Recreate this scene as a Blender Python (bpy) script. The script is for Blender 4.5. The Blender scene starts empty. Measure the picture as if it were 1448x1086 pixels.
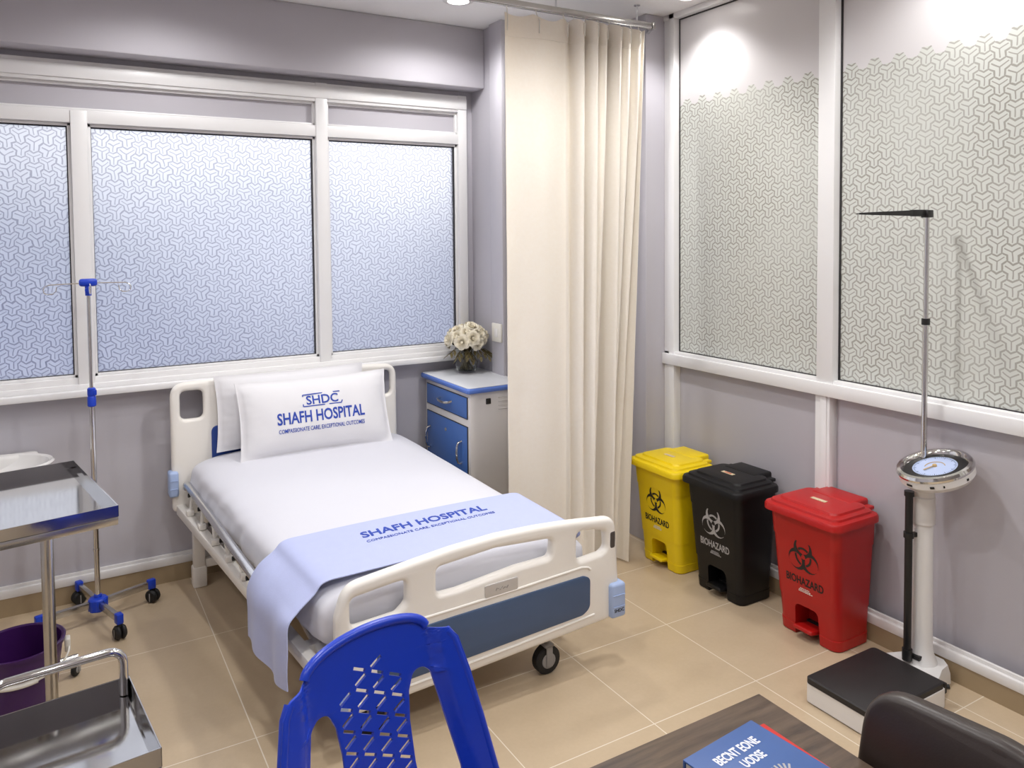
import bpy, bmesh, math, random
from mathutils import Matrix, Vector, noise
random.seed(7)
SC = bpy.context.scene
COL = SC.collection
PI = math.pi

# ------------------------------------------------------------------ materials
def lin(r, g, b):
    f = lambda c: (c/255/12.92) if c/255 <= .04045 else ((c/255+.055)/1.055)**2.4
    return (f(r), f(g), f(b), 1)

class NT:
    def __init__(s, name):
        s.m = bpy.data.materials.new(name); s.m.use_nodes = True
        s.t = s.m.node_tree; s.n = s.t.nodes; s.l = s.t.links
        s.b = s.n['Principled BSDF']; s.out = s.n['Material Output']
    def node(s, typ, **kw):
        n = s.n.new(typ)
        for k, v in kw.items(): setattr(n, k, v)
        return n
    def put(s, sock, v):
        if hasattr(v, 'is_output') or isinstance(v, bpy.types.NodeSocket): s.l.new(v, sock)
        else: sock.default_value = v
    def math(s, op, a, b=None, c=None):
        n = s.node('ShaderNodeMath', operation=op)
        s.put(n.inputs[0], a)
        if b is not None: s.put(n.inputs[1], b)
        if c is not None: s.put(n.inputs[2], c)
        return n.outputs[0]
    def mix(s, fac, a, b):
        n = s.node('ShaderNodeMix', data_type='RGBA')
        s.put(n.inputs['Factor'], fac); s.put(n.inputs[6], a); s.put(n.inputs[7], b)
        return n.outputs[2]
    def coord(s, which='Object'):
        return s.node('ShaderNodeTexCoord').outputs[which]
    def noise(s, scale, detail=3, vec=None, rough=.5):
        n = s.node('ShaderNodeTexNoise'); n.inputs['Scale'].default_value = scale
        n.inputs['Detail'].default_value = detail; n.inputs['Roughness'].default_value = rough
        s.l.new(vec if vec is not None else s.coord(), n.inputs['Vector'])
        return n.outputs['Fac']
    def ramp(s, fac, p0, p1, c0=(0, 0, 0, 1), c1=(1, 1, 1, 1)):
        n = s.node('ShaderNodeValToRGB'); e = n.color_ramp.elements
        e[0].position = p0; e[1].position = p1; e[0].color = c0; e[1].color = c1
        s.l.new(fac, n.inputs[0]); return n.outputs[0]
    def bump(s, h, strength, dist=.002):
        n = s.node('ShaderNodeBump'); n.inputs['Strength'].default_value = strength
        n.inputs['Distance'].default_value = dist
        s.l.new(h, n.inputs['Height']); s.l.new(n.outputs[0], s.b.inputs['Normal'])
    def scaled(s, v, sc):
        n = s.node('ShaderNodeMapping'); n.inputs['Scale'].default_value = sc
        s.l.new(v, n.inputs['Vector']); return n.outputs[0]

def pm(name, col, rough=.5, metal=0, var=.06, vscale=6, bump=0, bscale=60, coat=0, spec=.5, sheen=0):
    t = NT(name); b = t.b
    b.inputs['Roughness'].default_value = rough; b.inputs['Metallic'].default_value = metal
    b.inputs['Specular IOR Level'].default_value = spec
    b.inputs['Coat Weight'].default_value = coat; b.inputs['Sheen Weight'].default_value = sheen
    c2 = tuple(max(0, c*(1-var)) for c in col[:3])+(1,)
    n = t.noise(vscale, 4)
    t.l.new(t.mix(n, col, c2), b.inputs['Base Color'])
    if bump: t.bump(t.noise(bscale, 3), bump)
    return t.m

M = {}
M['wall'] = pm('lilac_wall_paint', lin(190, 187, 194), .55, var=.05, vscale=2.5, bump=.06, bscale=160)
M['ceiling'] = pm('white_ceiling_paint', lin(244, 243, 243), .7, var=.03, vscale=2)
M['frame'] = pm('white_painted_aluminium', lin(236, 235, 235), .32, var=.05, vscale=5)
M['trim'] = pm('white_trim', lin(230, 228, 227), .4, var=.06, vscale=8)
M['basetile'] = pm('brown_skirting_tile', lin(166, 146, 116), .35, var=.15, vscale=5)
M['gasket'] = pm('black_rubber_gasket', lin(42, 40, 42), .6)
M['bed'] = pm('cream_moulded_plastic', lin(242, 238, 231), .33, var=.04, vscale=4)
M['bedblue'] = pm('grey_blue_laminate', lin(70, 92, 126), .35, var=.12, vscale=9)
M['headblue'] = pm('deep_blue_laminate', lin(40, 72, 150), .35, var=.1)
M['bumper'] = pm('pale_blue_plastic', lin(168, 188, 226), .4, var=.05)
M['steel'] = pm('brushed_stainless_steel', (.60, .59, .57, 1), .22, 1, var=.25, vscale=14, bump=.03, bscale=300)
M['steelflat'] = pm('scratched_stainless_sheet', (.56, .56, .57, 1), .085, 1, var=.2, vscale=3, bump=.012, bscale=90)
M['chrome'] = pm('polished_chrome', (.74, .73, .71, 1), .1, 1, var=.08)
M['alu'] = pm('satin_aluminium', (.72, .73, .75, 1), .22, 1, var=.08)
M['sheet'] = pm('white_cotton_sheet', lin(216, 216, 224), .85, var=.03, vscale=3, bump=.12, bscale=50, sheen=.2)
M['pillow'] = pm('white_pillowcase', lin(230, 229, 232), .85, var=.03, vscale=3, bump=.15, bscale=28, sheen=.2)
M['runner'] = pm('pale_blue_cotton', lin(184, 192, 231), .85, var=.07, vscale=30, bump=.2, bscale=220, sheen=.2)
M['ink'] = pm('blue_printed_ink', lin(42, 72, 172), .7, var=.06)
M['black'] = pm('black_moulded_plastic', lin(26, 25, 26), .42, var=.1)
M['rubber'] = pm('black_rubber', lin(24, 24, 25), .6, var=.1)
M['grey'] = pm('grey_plastic', lin(150, 148, 146), .4)
M['blueplastic'] = pm('cobalt_blue_plastic', lin(20, 62, 190), .35, var=.05)
M['chairblue'] = pm('royal_blue_moulded_plastic', lin(22, 60, 188), .28, var=.06, bump=.03, bscale=200)
M['yellow'] = pm('yellow_moulded_plastic', lin(236, 204, 10), .38, var=.05, bump=.04, bscale=250)
M['red'] = pm('red_moulded_plastic', lin(178, 20, 18), .38, var=.06, bump=.04, bscale=250)
M['binblack'] = pm('black_bin_plastic', lin(15, 14, 15), .45, var=.08, bump=.04, bscale=250, spec=.35)
M['symblack'] = pm('black_print', lin(28, 26, 24), .6)
M['symgrey'] = pm('grey_print', lin(172, 170, 170), .6)
M['white'] = pm('white_enamel', lin(232, 230, 228), .28, var=.04, coat=.2)
M['cabwhite'] = pm('offwhite_powdercoat', lin(218, 213, 209), .42, var=.04)
M['cabblue'] = pm('mid_blue_powdercoat', lin(72, 112, 182), .4, var=.1, vscale=5)
M['edgeblue'] = pm('blue_edge_band', lin(92, 126, 206), .4, var=.05)
M['cabtop'] = pm('white_laminate_top', lin(226, 228, 232), .3, var=.03)
M['curtain'] = None
M['purple'] = pm('dark_purple_plastic', lin(62, 22, 88), .32, var=.1)
M['ceramic'] = pm('white_ceramic', lin(232, 230, 228), .15, var=.03, coat=.4)
M['stem'] = pm('olive_brown_stem', lin(92, 78, 42), .7, var=.3, vscale=20)
M['leaf'] = pm('dried_olive_leaf', lin(104, 92, 52), .7, var=.4, vscale=20)
M['petal'] = pm('cream_rose_petal', lin(252, 244, 222), .7, var=.10, vscale=22, sheen=.2)
M['darkchair'] = pm('dark_brown_leather', lin(50, 40, 36), .36, var=.15, bump=.1, bscale=240)
M['book'] = pm('blue_book_cover', lin(66, 98, 158), .35, var=.15, vscale=4)
M['bookred'] = pm('red_book_cover', lin(200, 48, 44), .4, var=.1)
M['paper'] = pm('book_pages', lin(226, 222, 212), .8, var=.08, vscale=40)
M['booktext'] = pm('white_print', lin(226, 228, 238), .6)
M['dial'] = pm('pale_blue_dial', lin(182, 196, 228), .4, var=.05)
M['needle'] = pm('brass_needle', lin(190, 160, 110), .4)
M['mat'] = pm('black_ribbed_rubber_mat', lin(33, 30, 31), .55, var=.1, bump=.15, bscale=400)
M['sticker'] = pm('cream_sticker', lin(226, 206, 170), .6, var=.3, vscale=90)
M['stickerred'] = pm('red_sticker_print', lin(190, 70, 50), .6)
M['clear'] = pm('milky_plastic', lin(230, 226, 216), .3, var=.05)
M['plate'] = pm('brushed_label_plate', lin(205, 202, 200), .35, .3, var=.08)
M['scuff'] = pm('dark_scuff_mark', lin(84, 76, 72), .6, var=.4, vscale=60)

def curtain_mat():
    t = NT('cream_curtain_damask'); b = t.b
    w = t.noise(55, 3, rough=.6)
    big = t.noise(9, 2)
    t.l.new(t.mix(w, lin(251, 246, 237), lin(246, 238, 225)), b.inputs['Base Color'])
    b.inputs['Roughness'].default_value = .7; b.inputs['Sheen Weight'].default_value = .3
    h = t.math('ADD', t.math('MULTIPLY', w, .6), t.math('MULTIPLY', big, .6))
    t.bump(h, .4, .004)
    tr = t.node('ShaderNodeBsdfTranslucent'); tr.inputs[0].default_value = lin(252, 236, 204)
    mx = t.node('ShaderNodeMixShader'); mx.inputs[0].default_value = .12
    t.l.new(b.outputs[0], mx.inputs[1]); t.l.new(tr.outputs[0], mx.inputs[2])
    t.l.new(mx.outputs[0], t.out.inputs['Surface'])
    return t.m
M['curtain'] = curtain_mat()

def floor_mat():
    t = NT('beige_porcelain_tile'); b = t.b
    sep = t.node('ShaderNodeSeparateXYZ'); t.l.new(t.coord(), sep.inputs[0])
    x, y = sep.outputs[0], sep.outputs[1]
    def line(v, origin, period, w=.0022):
        m = t.math('ABSOLUTE', t.math('SUBTRACT', t.math('FRACT', t.math('ADD', t.math('DIVIDE', t.math('SUBTRACT', v, origin), period), .5)), .5))
        return t.math('LESS_THAN', t.math('MULTIPLY', m, period), w)
    right = t.math('GREATER_THAN', x, 1.40)
    ga = t.math('MAXIMUM', line(x, 2.10, .6), line(y, 2.43, .6))
    gb = t.math('MAXIMUM', line(x, .66, 1.2), line(y, 3.20, .956))
    g = t.math('ADD', t.math('MULTIPLY', ga, right), t.math('MULTIPLY', gb, t.math('SUBTRACT', 1, right)))
    cloud = t.noise(3.2, 5, rough=.62); fine = t.noise(60, 3)
    base = t.mix(cloud, lin(208, 188, 160), lin(184, 163, 134))
    base = t.mix(t.math('MULTIPLY', fine, .25), base, lin(168, 148, 122))
    t.l.new(t.mix(g, base, lin(226, 216, 200)), b.inputs['Base Color'])
    rr = t.math('ADD', t.math('MULTIPLY', cloud, .12), .27)
    t.l.new(rr, b.inputs['Roughness'])
    b.inputs['Specular IOR Level'].default_value = .45
    t.bump(g, -.12, .001)
    return t.m
M['floor'] = floor_mat()

def wood_mat():
    t = NT('dark_walnut_laminate'); b = t.b
    v = t.scaled(t.coord(), (2.2, 26, 26))
    n = t.noise(1.6, 6, v, .65)
    t.l.new(t.ramp(n, .3, .72, lin(58, 47, 40), lin(110, 92, 76)), b.inputs['Base Color'])
    b.inputs['Roughness'].default_value = .3
    return t.m
M['wood'] = wood_mat()

def y_pattern(t, a, b_, p, warp=0, inner=True, lw=.052):
    """Interlocking three-armed tiles on a triangular lattice; returns (line mask, cell centre height)."""
    if warp:
        cv = t.node('ShaderNodeCombineXYZ'); t.l.new(a, cv.inputs[0]); t.l.new(b_, cv.inputs[1])
        nn = t.node('ShaderNodeTexNoise'); nn.inputs['Scale'].default_value = 10; nn.inputs['Detail'].default_value = 1
        t.l.new(cv.outputs[0], nn.inputs['Vector'])
        sp = t.node('ShaderNodeSeparateColor'); t.l.new(nn.outputs['Color'], sp.inputs[0])
        a = t.math('ADD', a, t.math('MULTIPLY', t.math('SUBTRACT', sp.outputs[0], .5), warp))
        b_ = t.math('ADD', b_, t.math('MULTIPLY', t.math('SUBTRACT', sp.outputs[1], .5), warp))
    c2 = p*math.sqrt(3)
    def cell(off):
        u = t.math('DIVIDE', t.math('SUBTRACT', a, off*c2/2), c2)
        v = t.math('DIVIDE', t.math('SUBTRACT', b_, off*p/2), p)
        uu = t.math('SUBTRACT', u, t.math('ROUND', u)); vv = t.math('SUBTRACT', v, t.math('ROUND', v))
        x = t.math('MULTIPLY', uu, c2); y = t.math('MULTIPLY', vv, p)
        return x, y, t.math('ADD', t.math('MULTIPLY', x, x), t.math('MULTIPLY', y, y))
    x0, y0, d0 = cell(0); x1, y1, d1 = cell(1)
    s = t.math('LESS_THAN', d1, d0)
    lerp = lambda q0, q1: t.math('ADD', q0, t.math('MULTIPLY', s, t.math('SUBTRACT', q1, q0)))
    x, y = lerp(x0, x1), lerp(y0, y1)
    r = t.math('SQRT', t.math('ADD', t.math('MULTIPLY', x, x), t.math('MULTIPLY', y, y)))
    u = None
    for ang in (30, 150, 270):
        cx, sy = math.cos(math.radians(ang)), math.sin(math.radians(ang))
        al = t.math('ADD', t.math('MULTIPLY', x, cx), t.math('MULTIPLY', y, sy))
        pe = t.math('ABSOLUTE', t.math('ADD', t.math('MULTIPLY', x, -sy), t.math('MULTIPLY', y, cx)))
        pos = t.math('GREATER_THAN', al, 0)
        k = t.math('ADD', pe, t.math('MULTIPLY', t.math('SUBTRACT', 1, pos), t.math('SUBTRACT', r, pe)))
        u = k if u is None else t.math('MINIMUM', u, k)
    w = p*.2887
    l1 = t.math('LESS_THAN', t.math('ABSOLUTE', t.math('SUBTRACT', u, w)), p*lw)
    if not inner: return l1, t.math('SUBTRACT', b_, y)
    l2 = t.math('LESS_THAN', u, p*.036)
    return t.math('MAXIMUM', l1, l2), t.math('SUBTRACT', b_, y)

def window_glass():
    t = NT('frosted_patterned_glass'); b = t.b
    sep = t.node('ShaderNodeSeparateXYZ'); t.l.new(t.coord(), sep.inputs[0])
    ln, _ = y_pattern(t, sep.outputs[0], sep.outputs[2], .074, .040, True, .046)
    b.inputs['Transmission Weight'].default_value = 1
    b.inputs['IOR'].default_value = 1.12
    b.inputs['Roughness'].default_value = .38
    t.l.new(t.mix(ln, (.93, .94, .97, 1), (.55, .55, .62, 1)), b.inputs['Base Color'])
    t.bump(ln, .6, .003)
    tr = t.node('ShaderNodeBsdfTranslucent')
    t.l.new(t.mix(ln, (.9, .92, .96, 1), (.4, .4, .46, 1)), tr.inputs[0])
    df = t.node('ShaderNodeBsdfDiffuse'); df.inputs[0].default_value = lin(205, 208, 220)
    m1 = t.node('ShaderNodeMixShader'); m1.inputs[0].default_value = .25
    t.l.new(b.outputs[0], m1.inputs[1]); t.l.new(tr.outputs[0], m1.inputs[2])
    m2 = t.node('ShaderNodeMixShader'); m2.inputs[0].default_value = .10
    t.l.new(m1.outputs[0], m2.inputs[1]); t.l.new(df.outputs[0], m2.inputs[2])
    t.l.new(m2.outputs[0], t.out.inputs['Surface'])
    return t.m
M['winglass'] = window_glass()

def partition_glass():
    t = NT('frosted_partition_glass_with_film'); b = t.b
    sep = t.node('ShaderNodeSeparateXYZ'); t.l.new(t.coord(), sep.inputs[0])
    ln, zc = y_pattern(t, sep.outputs[1], sep.outputs[2], .076, .020)
    on = t.math('LESS_THAN', zc, 2.86)
    ln = t.math('MULTIPLY', ln, on)
    fade = t.noise(1.7, 2)
    ln = t.math('MULTIPLY', ln, t.ramp(fade, .3, .6, (.55, .55, .55, 1), (1, 1, 1, 1)))
    film = t.mix(on, lin(216, 213, 214), lin(209, 211, 205))
    t.l.new(t.mix(ln, film, lin(158, 156, 148)), b.inputs['Base Color'])
    b.inputs['Roughness'].default_value = .3
    b.inputs['Specular IOR Level'].default_value = .4
    t.bump(ln, -.25, .001)
    return t.m
M['partglass'] = partition_glass()

def vase_glass():
    t = NT('clear_glass'); b = t.b
    b.inputs['Base Color'].default_value = (.96, .98, .97, 1)
    b.inputs['Roughness'].default_value = .02; b.inputs['IOR'].default_value = 1.3
    b.inputs['Transmission Weight'].default_value = 1
    t.l.new(t.mix(t.noise(8), (.97, .98, .97, 1), (.92, .95, .94, 1)), b.inputs['Base Color'])
    return t.m
M['vase'] = vase_glass()

def lamp_mat():
    t = NT('lit_lamp_lens'); b = t.b
    b.inputs['Emission Color'].default_value = (1, .97, .93, 1)
    b.inputs['Emission Strength'].default_value = 14
    return t.m
M['lamp'] = lamp_mat()

# ------------------------------------------------------------------ helpers
def newbm(): return bmesh.new()

def box(bm, c, s, bev=0, seg=2, mat=None):
    """axis aligned box: centre c, full size s; mat = extra 4x4"""
    r = bmesh.ops.create_cube(bm, size=1)
    vs = r['verts']
    T = Matrix.Translation(c) @ Matrix.Diagonal((s[0], s[1], s[2], 1))
    if mat is not None: T = mat @ T
    bmesh.ops.transform(bm, matrix=T, verts=vs)
    if bev:
        es = list({e for v in vs for e in v.link_edges})
        bmesh.ops.bevel(bm, geom=es, offset=bev, segments=seg, affect='EDGES', profile=.5)
    return bm

def bar(bm, p, q, w, h, bev=0, up=(0, 0, 1)):
    """rectangular bar from p to q, width w (sideways), height h"""
    p, q = Vector(p), Vector(q); d = q-p; L = d.length; d.normalize()
    s = d.cross(Vector(up)).normalized(); u = s.cross(d)
    R = Matrix((s, d, u)).transposed().to_4x4()
    return box(bm, (0, 0, 0), (w, L, h), bev, mat=Matrix.Translation((p+q)/2) @ R)

def tube(bm, pts, r, n=12, closed=False, cap=True):
    pts = [Vector(p) for p in pts]; N = len(pts)
    rs = r if isinstance(r, (list, tuple)) else [r]*N
    rings = []; prev = None
    for i, p in enumerate(pts):
        if closed: d = pts[(i+1) % N]-pts[i-1]
        else: d = pts[min(i+1, N-1)]-pts[max(i-1, 0)]
        d.normalize()
        if prev is None:
            a = Vector((0, 0, 1)) if abs(d.z) < .9 else Vector((1, 0, 0))
            prev = (a-d*a.dot(d)).normalized()
        else:
            prev = (prev-d*prev.dot(d)).normalized()
        s = d.cross(prev)
        rings.append([bm.verts.new(p+(prev*math.cos(2*PI*k/n)+s*math.sin(2*PI*k/n))*rs[i]) for k in range(n)])
    for i in range(N if closed else N-1):
        A, B = rings[i], rings[(i+1) % N]
        for k in range(n): bm.faces.new((A[k], A[(k+1) % n], B[(k+1) % n], B[k]))
    if cap and not closed:
        bm.faces.new(list(reversed(rings[0]))); bm.faces.new(rings[-1])
    return bm

def lathe(bm, prof, c=(0, 0, 0), n=32, mat=None, sx=1, sy=1):
    rings = []; new = []
    for r, z in prof:
        if r < 1e-6:
            v = bm.verts.new((0, 0, z)); rings.append([v]); new.append(v)
        else:
            ring = [bm.verts.new((r*sx*math.cos(2*PI*k/n), r*sy*math.sin(2*PI*k/n), z)) for k in range(n)]
            rings.append(ring); new += ring
    for A, B in zip(rings, rings[1:]):
        for k in range(n):
            if len(A) == 1 and len(B) == 1: continue
            if len(A) == 1: bm.faces.new((A[0], B[(k+1) % n], B[k]))
            elif len(B) == 1: bm.faces.new((A[k], A[(k+1) % n], B[0]))
            else: bm.faces.new((A[k], A[(k+1) % n], B[(k+1) % n], B[k]))
    T = Matrix.Translation(c)
    if mat is not None: T = mat
    bmesh.ops.transform(bm, matrix=T, verts=new)
    return bm

def fillet(pts, r, n=6):
    out = []; N = len(pts)
    for i in range(N):
        p = Vector(pts[i][:2]); a = Vector(pts[i-1][:2]); b = Vector(pts[(i+1) % N][:2])
        rr = pts[i][2] if len(pts[i]) > 2 else r
        da, db = (a-p), (b-p); la, lb = da.length, db.length
        da.normalize(); db.normalize()
        ang = da.angle(db)
        if rr <= 0 or ang > PI-.02: out.append(p); continue
        t = min(rr/math.tan(ang/2), la*.49, lb*.49)
        p0, p1 = p+da*t, p+db*t
        for k in range(n+1):
            s = k/n
            out.append(p0*(1-s)**2 + p*2*s*(1-s) + p1*s*s)
    return out

def area2(p): return sum(p[i-1][0]*p[i][1]-p[i][0]*p[i-1][1] for i in range(len(p)))/2

def curve_mesh(cu):
    o = bpy.data.objects.new('tmp', cu); COL.objects.link(o)
    dg = bpy.context.evaluated_depsgraph_get(); dg.update()
    me = bpy.data.meshes.new_from_object(o.evaluated_get(dg), depsgraph=dg)
    bpy.data.objects.remove(o); bpy.data.curves.remove(cu)
    return me

def plate_bm(outer, holes, thick, bev=0, res=3, mat=None):
    """flat plate with holes in local XY, thickness along Z, rounded rims"""
    cu = bpy.data.curves.new('tmp', 'CURVE'); cu.dimensions = '2D'; cu.fill_mode = 'BOTH'
    cu.extrude = max(thick/2-bev, 1e-5); cu.bevel_depth = bev; cu.bevel_resolution = res; cu.offset = -bev
    for k, poly in enumerate([outer]+list(holes)):
        poly = [tuple(p[:2]) for p in poly]
        if (area2(poly) > 0) != (k == 0): poly = poly[::-1]
        s = cu.splines.new('POLY'); s.points.add(len(poly)-1); s.use_cyclic_u = True
        for q, p in zip(s.points, poly): q.co = (p[0], p[1], 0, 1)
    me = curve_mesh(cu)
    bm = newbm(); bm.from_mesh(me); bpy.data.meshes.remove(me)
    bmesh.ops.remove_doubles(bm, verts=bm.verts, dist=1e-5)
    if mat is not None: bmesh.ops.transform(bm, matrix=mat, verts=bm.verts)
    return bm

def text_bm(s, size, depth=.0006, bold=0, sx=1, spacing=1, align='CENTER'):
    cu = bpy.data.curves.new('tmp', 'FONT'); cu.body = s; cu.size = size; cu.align_x = align
    cu.extrude = depth; cu.offset = bold; cu.space_character = spacing; cu.resolution_u = 3
    me = curve_mesh(cu)
    bm = newbm(); bm.from_mesh(me); bpy.data.meshes.remove(me)
    for v in bm.verts: v.co.x *= sx
    return bm

def mapbm(bm, f):
    for v in bm.verts: v.co = Vector(f(*v.co))
    return bm

def merge(a, b):
    me = bpy.data.meshes.new('t'); b.to_mesh(me); b.free(); a.from_mesh(me); bpy.data.meshes.remove(me); return a

def split_words(bm):
    xs = sorted((min(v.co.x for v in f.verts), max(v.co.x for v in f.verts)) for f in bm.faces)
    end, gap, cut = xs[0][1], 0, None
    for a, b in xs:
        if a-end > gap: gap, cut = a-end, (a+end)/2
        end = max(end, b)
    other = bm.copy()
    bmesh.ops.delete(bm, geom=[v for v in bm.verts if v.co.x > cut], context='VERTS')
    bmesh.ops.delete(other, geom=[v for v in other.verts if v.co.x < cut], context='VERTS')
    return bm, other

LOC = {}
def thing(name, label, cat, loc=(0, 0, 0), rz=0, group=None):
    o = bpy.data.objects.new(name, None); COL.objects.link(o); o.empty_display_size = .1
    o.location = loc; o.rotation_euler = (0, 0, rz)
    o['label'] = label; o['category'] = cat
    if group: o['group'] = group
    LOC[o.name] = Matrix.Translation(loc) @ Matrix.Rotation(rz, 4, 'Z')
    return o

def worldmat(o):
    return LOC.get(o.name, Matrix.Identity(4))

def ob(name, bm, mat, parent=None, world=False, smooth=35, label=None):
    """link bm as ONE mesh object; world=True: coordinates are world, convert to the parent's frame"""
    me = bpy.data.meshes.new(name)
    if world and parent is not None:
        bmesh.ops.transform(bm, matrix=worldmat(parent).inverted(), verts=bm.verts)
    bmesh.ops.recalc_face_normals(bm, faces=bm.faces)
    bm.to_mesh(me); bm.free()
    if smooth:
        me.polygons.foreach_set('use_smooth', [True]*len(me.polygons))
        me.set_sharp_from_angle(angle=math.radians(smooth))
    me.materials.append(mat)
    o = bpy.data.objects.new(name, me); COL.objects.link(o)
    if parent is not None:
        o.parent = parent; LOC[o.name] = worldmat(parent)
    if label: o['label'] = label
    return o

def struct(name, bm, mat, parent=None, smooth=30):
    o = ob(name, bm, mat, parent, smooth=smooth)
    if parent is None: o['kind'] = 'structure'
    return o

def tag(o, label, cat, group=None, kind=None):
    o['label'] = label; o['category'] = cat
    if group: o['group'] = group
    if kind: o['kind'] = kind
    return o

def copy_tree(o, parent=None):
    c = o.copy(); COL.objects.link(c)
    if parent: c.parent = parent
    for ch in o.children: copy_tree(ch, c)
    return c

def lerp(a, b, t): return a+(b-a)*t
def arc(c, r, a0, a1, n, plane='xz', y=0):
    out = []
    for k in range(n+1):
        a = math.radians(lerp(a0, a1, k/n))
        out.append((c[0]+r*math.cos(a), c[1]+r*math.sin(a)))
    return out

# ------------------------------------------------------------------ the setting
CZ = 3.44
WY, WX = 4.96, 3.50
X0, Y0 = -1.7, -1.7
struct('floor', box(newbm(), ((X0+3.7)/2, (Y0+5.2)/2, -.05), (3.7-X0, 5.2-Y0, .1)), M['floor'])
struct('ceiling', box(newbm(), ((X0+3.7)/2, (Y0+5.2)/2, CZ+.05), (3.7-X0, 5.2-Y0, .1)), M['ceiling'])
struct('wall_left', box(newbm(), (X0-.05, 1.7, CZ/2), (.1, 6.9, CZ)), M['wall'])
struct('wall_front', box(newbm(), (1, Y0-.05, CZ/2), (5.4, .1, CZ)), M['wall'])
# back wall with the window opening
b = newbm()
box(b, ((X0+2.70)/2, WY+.10, 1.19/2), (2.70-X0, .2, 1.19))
box(b, ((X0+2.70)/2, WY+.10, (3.0+CZ)/2), (2.70-X0, .2, CZ-3.0))
box(b, ((2.53+2.70)/2, WY+.10, (1.19+3.0)/2), (.17, .2, 3.0-1.19))
box(b, ((X0-1.52)/2, WY+.10, (1.19+3.0)/2), (-1.52-X0, .2, 3.0-1.19))
struct('wall_back', b, M['wall'])
struct('trim_beam', box(newbm(), ((X0+2.60)/2, 4.86, (3.035+CZ)/2), (2.60-X0, .20, CZ-3.035), .012), M['wall'])
# short return, alcove wall and column behind the curtain
b = newbm(); box(b, (2.95, 4.76, CZ/2), (.70, .56, CZ)); box(b, (2.585, 4.56, CZ/2), (.03, .16, CZ), .004)
struct('wall_alcove', b, M['wall'])
struct('wall_column', box(newbm(), (3.51, 4.27, CZ/2), (.38, .70, CZ), .006), M['wall'])
# right wall: low lilac panels behind the aluminium partition
struct('wall_right', box(newbm(), (3.60, 1.1, CZ/2), (.12, 5.7, CZ)), M['wall'])

# ---- back window
fr = newbm(); fy = 4.945
def rail(bm, x0, x1, z0, z1, y0=4.915, y1=4.985, bev=.004): box(bm, ((x0+x1)/2, (y0+y1)/2, (z0+z1)/2), (x1-x0, y1-y0, z1-z0), bev)
wl = -1.52
rail(fr, wl, 2.53, 2.885, 3.0, 4.9045); rail(fr, wl, 2.53, 2.905, 2.98, 4.895, 4.93)
rail(fr, wl, 2.53, 2.665, 2.735, 4.9075)
rail(fr, wl, 2.53, 1.195, 1.262, 4.91)
rail(fr, 2.465, 2.532, 1.193, 3.002, 4.9025)
rail(fr, wl, wl+.065, 1.195, 3.0, 4.905)
for x0, x1 in ((1.462, 1.537), (-1.03, -.96)): rail(fr, x0, x1, 1.193, 3.002, 4.9)
rail(fr, .108, .19, 1.20, 2.733, 4.8985)
for x0, x1 in ((wl+.065, -1.03), (-.96, 1.462), (1.537, 2.465)):   # transom beads
    rail(fr, x0, x1, 2.735, 2.75, 4.925, 4.97); rail(fr, x0, x1, 2.87, 2.886, 4.925, 4.97)
    rail(fr, x0, x0+.014, 2.735, 2.885, 4.925, 4.97); rail(fr, x1-.014, x1, 2.735, 2.885, 4.925, 4.97)
win = struct('window_1', fr, M['frame'])
sill = newbm(); box(sill, ((wl+2.55)/2, 4.915, 1.181), (2.55-wl, .13, .035), .006); box(sill, ((wl+2.55)/2, 4.9325, 1.213), (2.55-wl, .079, .03), .004)
ob('window_sill', sill, M['frame'], win)
for x0, x1 in ((-.96, .108), (.19, 1.462), (1.537, 2.465)):
    s = newbm(); w = .016; z0, z1 = 1.262, 2.665
    rail(s, x0, x1, z0, z0+w, 4.93, 4.975, .002); rail(s, x0, x1, z1-w, z1, 4.93, 4.975, .002)
    rail(s, x0, x0+w, z0, z1, 4.93, 4.975, .002); rail(s, x1-w, x1, z0, z1, 4.93, 4.975, .002)
    sash = ob('sash', s, M['frame'], win)
    s = newbm(); g = .006; a0, a1, c0, c1 = x0+w, x1-w, z0+w, z1-w
    rail(s, a0, a1, c0, c0+g*.5, 4.94, 4.968, 0); rail(s, a0, a1, c1-g, c1, 4.94, 4.968, 0)
    rail(s, a1-g, a1, c0, c1, 4.94, 4.968, 0); rail(s, a0, a0+g*.4, c0, c1, 4.94, 4.968, 0)
    ob('gasket', s, M['gasket'], sash)
    ob('pane', box(newbm(), ((x0+x1)/2, 4.958, (z0+z1)/2), (x1-x0-2*w, .006, z1-z0-2*w)), M['winglass'], sash)
# left-most light beyond the frame of the photo
ob('pane', box(newbm(), ((wl+.065-1.03)/2, 4.958, 1.96), (.42, .006, 1.4)), M['winglass'], win)
for x0, x1 in ((wl+.065, -1.03), (-.96, 1.462), (1.537, 2.465)):
    ob('transom_panel', box(newbm(), ((x0+x1)/2, 4.96, 2.81), (x1-x0, .02, .16)), M['wall'], win, label='lilac grey transom panel')
lk = newbm(); box(lk, (2.478, 4.93, 2.645), (.008, .012, .022), .002); ob('latch', lk, M['grey'], win)

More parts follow.
